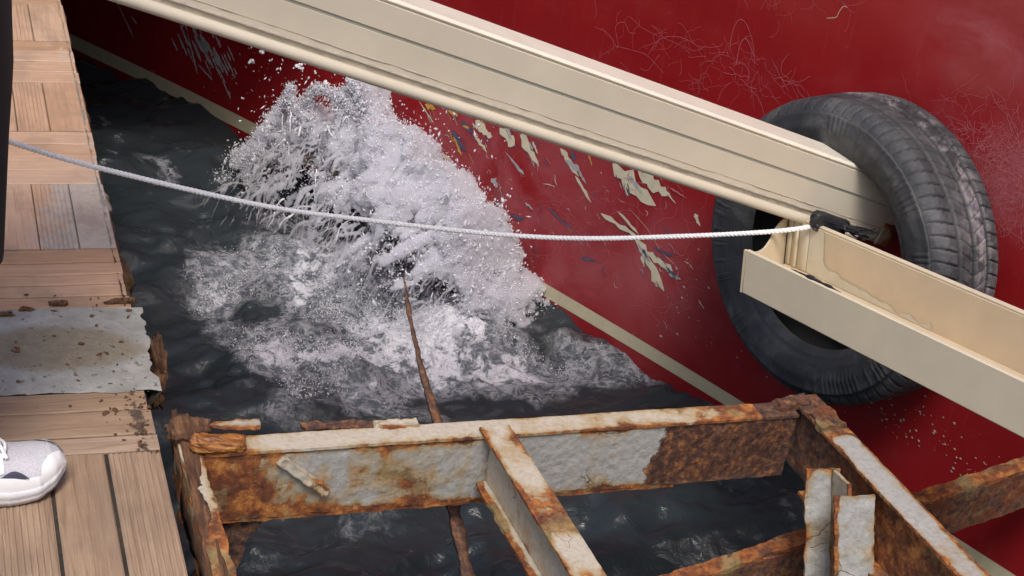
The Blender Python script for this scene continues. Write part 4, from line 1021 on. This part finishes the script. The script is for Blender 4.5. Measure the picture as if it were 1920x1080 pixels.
        for k in range(6):
            u = .42 + k*.052; q0 = ring_u(u, .004); q1 = ring_u(u+.02, .005)
            pth = spline([np.array(q0[8]), np.array(q1[12])+UP*.002, np.array(q0[16])], 14); add_tube(m4, pth, .0028, 7)
            pth = spline([np.array(q0[16]), np.array(ring_u(u-.01, .006)[12])+UP*.002, np.array(q1[8])], 14); add_tube(m4, pth, .0028, 7)
        c = np.array(ring_u(.42, .008)[12])
        add_tube(m4, spline([c, c+lf*.03+UP*.02+fw*.01, c+lf*.055+UP*.004+fw*.03, c+lf*.03+fw*.02, c], 30), .0025, 6)
        m4.build('lace', M['shoe_white'], root)
    shoe(toe, 'a'); shoe(toe + lf*.20 - fw*.30, 'b')
def cloth():
    t = NT('dark_cloth'); c = t.co(); n = t.noise(c, 300, 3); return t.done(t.pbr(t.ramp(n, [(.3, (.006, .006, .008)), (.7, (.014, .014, .017))]), .85, t.bump(n, .2, .001)))
M['cloth'] = cloth()
M['shoe_sole'] = paint('shoe_sole', (.62, .62, .64), .06, .5, 60, .2, (.4, .39, .38))
M['shoe_white'] = paint('shoe_white', (.78, .78, .80), .04, .45, 60, .1)
M['shoe_dark'] = paint('shoe_dark', (.05, .045, .08), .2, .5, 60, .2)
def shoemesh():
    t = NT('shoe_knit'); c = t.co(); v_ = t.vor(c, 420); n = t.noise(c, 30)
    col = t.ramp(v_, [(.2, (.42, .41, .45)), (.6, (.55, .54, .58))]); return t.done(t.pbr(col, .7, t.bump(v_, .4, .001)))
M['shoe_mesh'] = shoemesh()
build_person()
# ================================================================== WATER
def water_mat():
    t = NT('sea_water'); c = t.co(); fo = t.attr('foam')
    wv = t.n('VectorMath', {0: c, 1: t.n('VectorMath', {0: t.n('TexNoise', {'Vector': c, 'Scale': 5., 'Detail': 4.}).outputs[1], 1: (.10, .10, 0)}, operation='MULTIPLY').outputs[0]}, operation='ADD').outputs[0]
    n1 = t.noise(wv, 6.5, 8, .64, .5); n2 = t.noise(wv, 30, 9, .74, .35); n3 = t.noise(wv, 130, 6, .72, .2)
    w2 = t.n('VectorMath', {0: c, 1: t.n('VectorMath', {0: t.n('TexNoise', {'Vector': c, 'Scale': 14., 'Detail': 6., 'Roughness': .65}).outputs[1], 1: (.13, .13, 0)}, operation='MULTIPLY').outputs[0]}, operation='ADD').outputs[0]
    l1 = t.mr(t.vor(w2, 17, 'DISTANCE_TO_EDGE'), .16, .01); l2 = t.mr(t.vor(w2, 44, 'DISTANCE_TO_EDGE'), .22, .02)
    lace = t.math('MAXIMUM', t.math('MULTIPLY', l1, .55), t.math('MULTIPLY', l2, .55)); lace = t.math('MULTIPLY', lace, t.mr(n2, .36, .56))
    n0 = t.noise(wv, 3.4, 4, .55, 1.)
    mm = t.math('ADD', t.math('ADD', n1, t.math('MULTIPLY', t.math('SUBTRACT', n0, .5), .7)), t.math('MULTIPLY', t.math('SUBTRACT', fo, .55), .62))
    dense = t.math('MULTIPLY', t.mr(mm, .50, .70), t.mr(t.math('ADD', n2, t.math('MULTIPLY', t.math('SUBTRACT', mm, .7), .5)), .42, .56))
    lacy = t.math('MULTIPLY', t.mr(mm, .24, .48), lace)
    fm = t.math('MAXIMUM', dense, t.math('MULTIPLY', lacy, .85)); fm = t.math('MULTIPLY', fm, t.mr(n3, .34, .50, .40, 1.))
    col = t.mix(t.noise(c, 2., 3), (.019, .026, .031), (.032, .038, .043))
    tq = t.mr(mm, .25, .65)
    col = t.mix(t.math('MULTIPLY', tq, .85), col, (.105, .120, .140))
    h = t.math('ADD', t.math('MULTIPLY', t.noise(wv, 19, 6, .58, .8), .62), t.math('MULTIPLY', t.math('MULTIPLY', n2, fm), 1.0))
    h = t.math('ADD', h, t.math('MULTIPLY', t.math('MULTIPLY', n3, fm), .6))
    nb = t.bump(h, .6, .016)
    wat = t.pbr(col, .04, nb, IOR=1.333)
    foam = t.pbr(t.mix(n3, (.70, .70, .77), (.92, .92, .97)), .45, t.bump(t.math('ADD', n2, n3), .8, .012))
    mx = t.n('MixShader', {0: t.math('MULTIPLY', fm, .98), 1: wat, 2: foam}).outputs[0]
    return t.done(mx)
M['water'] = water_mat()
def gauss_px(X, Y, lst):
    r = 0*X
    for (px, py, sx, sy, a) in lst:
        q = PP(px, py, ZW); ex = PP(px+sx, py, ZW)-q; ey = PP(px, py+sy, ZW)-q
        m_ = np.array([[ex[0], ey[0]], [ex[1], ey[1]]]); im = np.linalg.inv(m_)
        u = im[0, 0]*(X-q[0]) + im[0, 1]*(Y-q[1]); v = im[1, 0]*(X-q[0]) + im[1, 1]*(Y-q[1])
        r = r + a*np.exp(-(u*u+v*v))
    return r
FOAM = [(640, 560, 210, 110, .75), (860, 600, 150, 70, .7), (520, 470, 150, 60, .45), (400, 520, 70, 40, .3), (500, 690, 85, 40, .7), (620, 690, 90, 40, .45), (390, 560, 50, 70, .35), (640, 760, 200, 30, .2), (950, 690, 160, 46, .6), (1120, 690, 120, 34, .5), (880, 640, 120, 60, .4), (760, 660, 110, 50, .35), (720, 740, 140, 30, .3), (430, 620, 60, 60, .18),
        (480, 590, 70, 26, -.65), (620, 645, 70, 18, -.5), (900, 665, 50, 16, -.25), (390, 710, 90, 60, -.45), (560, 600, 40, 12, -.2), (700, 705, 40, 14, -.2), (1000, 770, 250, 30, -.2), (280, 450, 60, 60, .10), (380, 760, 80, 30, .1), (700, 960, 100, 40, .12)]
def wave(X, Y):
    P = np.stack([X, Y, 0*X], 1); fo = gauss_px(X, Y, FOAM)
    turb = np.clip(gauss_px(X, Y, [(680, 560, 330, 190, 1.)]), 0, 1)
    q = P @ np.array([[.8, -.6, 0], [.6, .8, 0], [0, 0, 1]])
    z = fbm(q*np.array([2.2, 3.4, 1]), 1, 3)*.016 + fbm(q*np.array([6, 10, 1]), 5, 3, .42)*.031
    z = z + turb*(fbm(q*np.array([9, 9, 1]), 25, 4, .5)*.032) + .006*np.clip(fo, 0, 1)*fbm(P*60, 44, 3)
    return z, fo
def build_water():
    xs = np.concatenate([[-400, -60, -12, -4], np.linspace(-2.0, 1.6, 560), [3, 8, 40, 400]])
    ys = np.concatenate([[-300, -40, -8, 0, .8], np.linspace(1.5, 5.2, 560), [6.5, 12, 50, 600]])
    X, Y = np.meshgrid(xs, ys, indexing='ij'); X = X.ravel(); Y = Y.ravel(); z, fo = wave(X, Y)
    far = (X < -2.1) | (X > 1.7) | (Y < 1.4) | (Y > 5.3); z[far] = 0
    mb = MB(); mb.add(np.stack([X, Y, ZW+z], 1), grid_faces(len(xs), len(ys)), 0, foam=fo)
    o = mb.build('water', M['water'], None); tag(o, kind='structure')
build_water()
# ================================================================== SHADE COVER, added out of view to darken the far end of the hull
def build_shade_cover():
    root = thing('shade_cover', 'unseen overhead cover added to shade the far end of the hull', 'shade_cover', (-2.0, 5.2, .6))
    P = [np.array([-3.0, 3.35, .12]), np.array([-.55, 4.06, .24])]; L = P[1]-P[0]; Wd = np.array([-1.0, 2.4, 0])
    mb = MB(); box(mb, P[0], L, Wd, UP*.05, 0, .004); mb.build('cover_plate', M['beam'], root)
    for o_, nm in ((P[0], 'cover_rail'), (P[0]+Wd*.985, 'cover_rail')):
        mb = MB(); add_tube(mb, [o_+UP*1.0, o_+L+UP*1.0], .02, 10)
        for k in range(4): add_tube(mb, [o_+L*(k/3.)+UP*.05, o_+L*(k/3.)+UP*1.0], .018, 8)
        mb.build(nm, M['beam'], root)
build_shade_cover()
# ================================================================== SPLASH
def splash_mats():
    t = NT('white_water'); v = t.n('VolumePrincipled', {'Color': (.965, .965, .985), 'Density': 190., 'Anisotropy': .35})
    t.t.links.new(v.outputs[0], t.out.inputs['Volume']); M['foam_core'] = t.m
    t = NT('spray'); a = t.n('BsdfDiffuse', {'Color': (.93, .93, .97)}).outputs[0]; b = t.n('BsdfTranslucent', {'Color': (.93, .93, .97)}).outputs[0]
    gl = t.n('BsdfGlossy', {'Color': (1, 1, 1), 'Roughness': .15}).outputs[0]
    m1 = t.n('MixShader', {0: .5, 1: a, 2: b}).outputs[0]
    M['spray'] = t.done(t.n('MixShader', {0: .05, 1: m1, 2: gl}).outputs[0])
    t = NT('clear_water'); c = t.co(); n = t.noise(c, 40, 5, .6)
    g = t.pbr((.95, .96, 1.), .02, None, **{'Transmission Weight': 1., 'IOR': 1.333}); a = t.pbr((.88, .88, .93), .15, None, **{'Specular IOR Level': .7})
    M['clear_water'] = t.done(t.n('MixShader', {0: t.mr(n, .40, .60, .50, .92), 1: g, 2: a}).outputs[0])
splash_mats()
TH = nrm(np.array([1., (hull_y(.1)-hull_y(-.8))/.9, 0])); NH = np.array([TH[1], -TH[0], 0]); NH = NH if NH[1] < 0 else -NH
H0 = np.array([-.35, float(hull_y(-.35)), ZW])
def plane_ab(px, py, b):
    r = ray(px, py); o = H0 + NH*b; t = ((o-CAM) @ NH)/(r @ NH); p = CAM + r*t - H0; return p @ TH, p[2]
def build_splash():
    r = np.random.default_rng(11)
    # crest of the heap (measured about 0.2 m off the hull) as height over the run along the hull
    crest = [(438, 330), (455, 280), (490, 240), (520, 205), (548, 185), (575, 215), (600, 190), (632, 205), (650, 180), (672, 175), (690, 225), (730, 235), (765, 262), (800, 290), (830, 300), (855, 345), (890, 385), (915, 415), (932, 465), (946, 520), (958, 575), (968, 640)]
    ab = np.array([plane_ab(x, y, .17) for x, y in crest]); ab = ab[np.argsort(ab[:, 0])]
    a_lo, a_hi = ab[0, 0], ab[-1, 0]
    def top(a):
        a = np.asarray(a, float); q_ = np.stack([a.ravel()*15, 0*a.ravel(), 0*a.ravel()], 1)
        return np.interp(a, ab[:, 0], ab[:, 1]) + (fbm(q_, 47, 4, .6)*.040).reshape(a.shape)*np.clip(np.interp(a, ab[:, 0], ab[:, 1])/.2, 0, 1)
    def bsc(a): return np.interp(a, [a_lo, a_lo+.35*(a_hi-a_lo), a_lo+.7*(a_hi-a_lo), a_hi], [.55, .72, .95, .9])*(1 + .22*fbm(np.stack([np.asarray(a, float)*7, 0*np.asarray(a, float), 0*np.asarray(a, float)], 1) if np.ndim(a) else np.array([[a*7, 0, 0]]), 45, 3))
    pts = []; rad = []; CP = []; CQ = []
    def addp(P, R): pts.append(P); rad.append(np.broadcast_to(R, (len(P),)))
    def world(a, b, z): return H0 + a[:, None]*TH + b[:, None]*NH + z[:, None]*UP
    N = 1500000
    def field(a, b, zz):                # density of the white water at heap coordinates
        bn = b/bsc(a); Ht = np.maximum(top(a), .005)
        prof = np.interp(bn, [0, .06, .13, .20, .30, .39, .48], [.38, .66, .94, 1., .84, .50, .05]); hs = Ht*prof
        ao = (a_lo*.35+a_hi*.65); q = np.stack([np.arctan2(zz+.15, a-ao)*3.2, np.hypot(a-ao, zz+.15)*7, b*10], 1)
        st = fbm(q*np.array([3.0, .8, 1]), 3, 4, .6); P = world(a, b, zz)
        lump = fbm(P*8, 8, 3, .55); fine = fbm(P*36, 9, 3, .6)
        u = (a-a_lo)/(a_hi-a_lo); left = sstep(.50, .12, u); hi = sstep(.45, 1.0, zz/np.maximum(Ht, .02)); low = sstep(.75, .15, zz/np.maximum(Ht, .02))*sstep(.10, .34, bn)
        web = 1 - np.abs(fbm(P*13 + 3.3, 21, 3))*3.6
        strm = fbm(np.stack([a*34, zz*4.0, b*14], 1), 61, 4, .6)
        solid = .58 + .52*st + .42*lump + .24*fine
        torn = np.clip(left*(.30+.70*hi)*.85 + .62*low, 0, 1)
        wl = web*(1-low) + low*(1.5*strm + .30)
        dens = solid*(1-torn) + torn*(wl*.46 + .20*st + .14*fine - .03)
        return hs, dens, st, lump, fine, hi, low
    def bulge(P, st, lump, fine): return P + (st*.042 + lump*.046)[:, None]*NH + (lump*.020 + fine*.004)[:, None]*UP
    a = r.uniform(a_lo, a_hi, N); b = r.uniform(.02, .48, N)*bsc(a); hs0 = np.maximum(top(a), .005)*np.interp(b/bsc(a), [0, .06, .13, .20, .30, .39, .48], [.38, .66, .94, 1., .84, .50, .05])
    off = r.exponential(.016, N)*np.where(r.uniform(size=N) < .42, 1, -1); z = hs0 + off; ok = z > .0
    a, b, z, off = a[ok], b[ok], z[ok], off[ok]
    hs, dens, st, lump, fine, hi, low = field(a, b, z); P = bulge(world(a, b, z), st, lump, fine)
    # core: where the water is thick
    core = (off < .008) & (dens > .22 + .5*sstep(.24, .42, b/bsc(a)) + .4*sstep(.88, 1., (a-a_lo)/(a_hi-a_lo))) & (r.uniform(size=len(a)) < .55)
    addp(P[core], np.clip(r.lognormal(math.log(.0036), .40, core.sum()), .002, .008))
    # spray: fine drops thinning outwards
    out = np.clip(off, 0, None); ubn = b/bsc(a); u_ = (a-a_lo)/(a_hi-a_lo); fade = (1-.85*sstep(.30, .47, ubn))*(1-.7*sstep(.90, 1., u_)); pr = np.clip(dens*1.25 - .10, 0, 1)*np.exp(-out/.022)*fade
    sp = r.uniform(size=len(a)) < pr*.20
    SP = [P[sp] + r.normal(0, .003, (sp.sum(), 3))]; SR = [np.clip(r.lognormal(math.log(.00090), .62, sp.sum()), .0004, .0042)]
    def spray(P, m_, sd=None, s_=.4): SP.append(P); SR.append(np.clip(r.lognormal(math.log(m_), s_, len(P)), .0006, .006))
    def arc(p, vel, T, n, r0_, r1_, brk=0., fine=False):
        t = np.linspace(0, T, n)[:, None]; Q = p + vel*t - .5*9.8*UP*t*t
        wob = np.stack([fbm(Q*25, 70+k, 2) for k in range(3)], 1)*.007; Q = Q + wob
        R_ = np.linspace(r0_, r1_, n)*(1+.35*fbm(Q*40, 77, 2))
        k = np.ones(n, bool)
        if brk: k = fbm(Q*22, 78, 2) > (-.9 + brk*np.linspace(.2, 1.3, n))
        if fine: CP.append(Q[k]); CQ.append(np.clip(R_[k]*1.25, .0022, .006))
        else: addp(Q[k], np.clip(R_[k], .0016, .02))
    # torn fingers thrown up along the crest
    for (px, py, w_, num) in [(545, 200, 12, 20), (525, 235, 14, 12), (600, 205, 22, 14), (655, 185, 14, 26), (668, 200, 10, 18), (630, 215, 18, 14), (580, 240, 20, 14), (700, 235, 18, 10), (760, 262, 16, 8), (825, 295, 14, 10), (560, 190, 10, 10)]:
        aa, zz = plane_ab(px, py, .17)
        for _ in range(num):
            a1 = aa + r.normal(0, w_/1100); vz = r.uniform(.6, 1.15); p = H0 + TH*(a1+.03) + NH*(.17+r.normal(0, .035)) + UP*(zz - r.uniform(.05, .12))
            arc(p, TH*r.normal(-.06, .18) + NH*r.normal(.0, .10) + UP*vz, r.uniform(.08, .16), 46, r.uniform(.0022, .0042), r.uniform(.0013, .0022), .9)
    # spike at (540,170), arch and clot at (660,150)
    def strand(pp, b, r_):
        Q = spline([H0 + TH*plane_ab(x, y, b)[0] + NH*b + UP*plane_ab(x, y, b)[1] for x, y in pp], 60); Q = Q + np.stack([fbm(Q*30, 90+k, 2) for k in range(3)], 1)*.004
        k_ = fbm(Q*26, 6, 2) > -.35; addp(Q[k_], (np.linspace(r_[0], r_[1], 60)*.62*(1+.7*fbm(Q*60, 5, 2)))[k_].clip(.0014)); spray(np.repeat(Q, 9, 0) + r.normal(0, .0075, (540, 3)), .0010, None, .5)
    for k in range(5):
        j = lambda: r.normal(0, 4)
        strand([(500+j(), 235+j()), (520+j(), 208+j()), (536+j(), 185+j()), (547, 162)], .17, (.008, .0025)); strand([(545+j(), 165+j()), (552+j(), 190+j()), (560+j(), 215+j()), (552+j(), 240+j())], .17, (.003, .006))
        strand([(562+j(), 205+j()), (578+j(), 182+j()), (600+j(), 165+j()), (622+j(), 178+j()), (645+j(), 180+j())], .18, (.004, .005)); strand([(652+j(), 175+j()), (664+j(), 150+j()), (672+j(), 170+j()), (676+j(), 195+j()), (668+j(), 212+j())], .18, (.006, .006))
        strand([(645+j(), 180+j()), (660+j(), 195+j()), (668+j(), 210+j()), (690+j(), 235+j())], .18, (.006, .005)); strand([(630+j(), 190+j()), (640+j(), 215+j()), (655+j(), 240+j())], .18, (.004, .004)); strand([(580+j(), 215+j()), (590+j(), 235+j()), (600+j(), 260+j())], .18, (.005, .006))
        strand([(500+j(), 235+j()), (470+j(), 270+j()), (455+j(), 290+j()), (438, 288)], .2, (.007, .003)); strand([(470+j(), 275+j()), (462+j(), 310+j()), (470+j(), 345+j())], .22, (.006, .006)); strand([(560+j(), 215+j()), (590+j(), 245+j()), (640+j(), 240+j())], .19, (.005, .006))
    # curtains falling back into the sea in front
    for _ in range(420):
        a1 = r.uniform(a_lo+.22*(a_hi-a_lo), a_hi-.02); t_ = top(np.array([a1]))[0]; b1 = r.uniform(.2, .42)
        p = H0 + TH*a1 + NH*b1 + UP*max(.02, t_*np.interp(b1, [.2, .45], [.85, .35]))
        arc(p, NH*r.uniform(.1, .7) + TH*r.normal(-.1, .25) + UP*r.uniform(-.1, .25), r.uniform(.10, .22), 60, r.uniform(.0024, .0042), r.uniform(.0018, .0026), .9, fine=r.uniform() < .95)
    # broken, boiling water round the foot
    N = 150000; a = r.uniform(a_lo-.25, a_hi+.18, N); b = r.uniform(.02, .95, N); P = world(a, b, 0*a); z, fo = wave(P[:, 0], P[:, 1])
    n = .9*fbm(P*5, 17, 2) + fbm(P*16, 15, 4, .65) + .5*fbm(P*50, 16, 2); k = (n*.9 + 1.0*(fo-.55) > r.uniform(.35, 1.0, N)) & (fo > .3)
    hgt = np.abs(r.exponential(.013, N))*np.clip(fo, 0, 1.2)*np.clip(n+.4, 0, 2); P[:, 2] = ZW + z + hgt*.9 - .005
    spray(P[k], .0010)
    # spray
    def drops(px0, px1, py0, py1, n, s):
        x = r.uniform(px0, px1, n); y = r.uniform(py0, py1, n); b = r.uniform(.08, .35, n)
        Q = np.array([H0 + TH*plane_ab(X_, Y_, B_)[0] + NH*B_ + UP*plane_ab(X_, Y_, B_)[1] for X_, Y_, B_ in zip(x, y, b)]); Q = Q[Q[:, 2] > ZW+.01]
        spray(Q, s*.8, None, .5)
    drops(470, 700, 80, 230, 90, .0024); drops(420, 500, 260, 430, 60, .0024); drops(680, 860, 200, 310, 40, .0022); drops(880, 1010, 400, 600, 50, .0022); drops(350, 480, 370, 470, 70, .0024); drops(440, 960, 180, 600, 500, .0024)
    for (x, y, s) in [(490, 97, .008), (472, 114, .007), (558, 125, .007), (565, 128, .006), (608, 155, .006), (605, 172, .005), (512, 178, .004), (735, 228, .005), (562, 158, .003), (590, 135, .004), (520, 130, .004)]:
        aa, zz = plane_ab(x, y, .15); c = H0+TH*aa+NH*.15+UP*zz; k = 4; addp(c + r.normal(0, s*.5, (k, 3)), r.uniform(.5, 1, k)*s)
    def liquid(P, R_, voxel):
        me = bpy.data.meshes.new('pts'); me.vertices.add(len(P)); me.vertices.foreach_set('co', P.astype(np.float32).ravel())
        at = me.attributes.new('rad', 'FLOAT', 'POINT'); at.data.foreach_set('value', R_.astype(np.float32)); me.update()
        o = bpy.data.objects.new('pts', me); COL.objects.link(o)
        g = bpy.data.node_groups.new('liquid', 'GeometryNodeTree'); g.interface.new_socket('Geometry', in_out='INPUT', socket_type='NodeSocketGeometry'); g.interface.new_socket('Geometry', in_out='OUTPUT', socket_type='NodeSocketGeometry')
        gi = g.nodes.new('NodeGroupInput'); go = g.nodes.new('NodeGroupOutput'); na = g.nodes.new('GeometryNodeInputNamedAttribute'); na.data_type = 'FLOAT'; na.inputs[0].default_value = 'rad'
        mp = g.nodes.new('GeometryNodeMeshToPoints'); pv = g.nodes.new('GeometryNodePointsToVolume'); pv.resolution_mode = 'VOXEL_SIZE'; vm = g.nodes.new('GeometryNodeVolumeToMesh')
        pv.inputs['Voxel Size'].default_value = voxel; vm.inputs['Threshold'].default_value = .3
        lk = g.links.new; lk(gi.outputs[0], mp.inputs[0]); lk(na.outputs[0], mp.inputs['Radius']); lk(mp.outputs[0], pv.inputs[0]); lk(na.outputs[0], pv.inputs['Radius']); lk(pv.outputs[0], vm.inputs[0]); lk(vm.outputs[0], go.inputs[0])
        md = o.modifiers.new('liquid', 'NODES'); md.node_group = g
        mm = bpy.data.meshes.new_from_object(o.evaluated_get(bpy.context.evaluated_depsgraph_get()))
        V = np.zeros(len(mm.vertices)*3, np.float32); mm.vertices.foreach_get('co', V)
        lv = np.zeros(len(mm.loops), np.int32); mm.loops.foreach_get('vertex_index', lv); lt = np.zeros(len(mm.polygons), np.int32); mm.polygons.foreach_get('loop_total', lt)
        ls = np.zeros(len(mm.polygons), np.int32); mm.polygons.foreach_get('loop_start', ls)
        Fs = [lv[ls[lt == k][:, None] + np.arange(k)] for k in (3, 4) if (lt == k).any()]
        bpy.data.objects.remove(o); bpy.data.meshes.remove(mm); return V.reshape(-1, 3), Fs
    V1, F1 = liquid(np.concatenate([pts[0]] + CP), np.concatenate([rad[0]] + CQ), .0023)                                   # core
    V2, F2 = liquid(np.concatenate(pts[1:]), np.concatenate(rad[1:]), .0016)   # torn strands, clots and curtains
    P = np.concatenate(SP); R_ = np.concatenate(SR); n = len(P)
    ax = r.normal(0, 1, (n, 3)); ax[:, 2] += 1.2; ax /= np.linalg.norm(ax, axis=1)[:, None]; b1 = np.cross(ax, r.normal(0, 1, (n, 3))); b1 /= np.linalg.norm(b1, axis=1)[:, None]; b2 = np.cross(ax, b1)
    el = r.lognormal(.55, .5, n)
    OV = np.stack([P+ax*(R_*el)[:, None], P+b1*R_[:, None], P+b2*R_[:, None], P-b1*R_[:, None], P-b2*R_[:, None], P-ax*(R_*el)[:, None]], 1).reshape(-1, 3)
    tri = np.array([[0, 1, 2], [0, 2, 3], [0, 3, 4], [0, 4, 1], [5, 2, 1], [5, 3, 2], [5, 4, 3], [5, 1, 4]]); OF = (np.arange(n)[:, None, None]*6 + tri[None]).reshape(-1, 3)
    Vs = np.concatenate([V1, V2, OV]); Fs = [f for f in F1] + [f+len(V1) for f in F2] + [OF+len(V1)+len(V2)]; mi = [0]*len(F1) + [1]*len(F2) + [2]
    mm = mesh_np('splash', Vs, Fs, mi)
    for k in ('foam_core', 'clear_water', 'spray'): mm.materials.append(M[k])
    print('splash', len(V1), len(V2), n)
    s = bpy.data.objects.new('splash', mm); COL.objects.link(s)
    tag(s, 'white frothy plume of water splashing up beside the red hull', 'splash', kind='stuff')
build_splash()
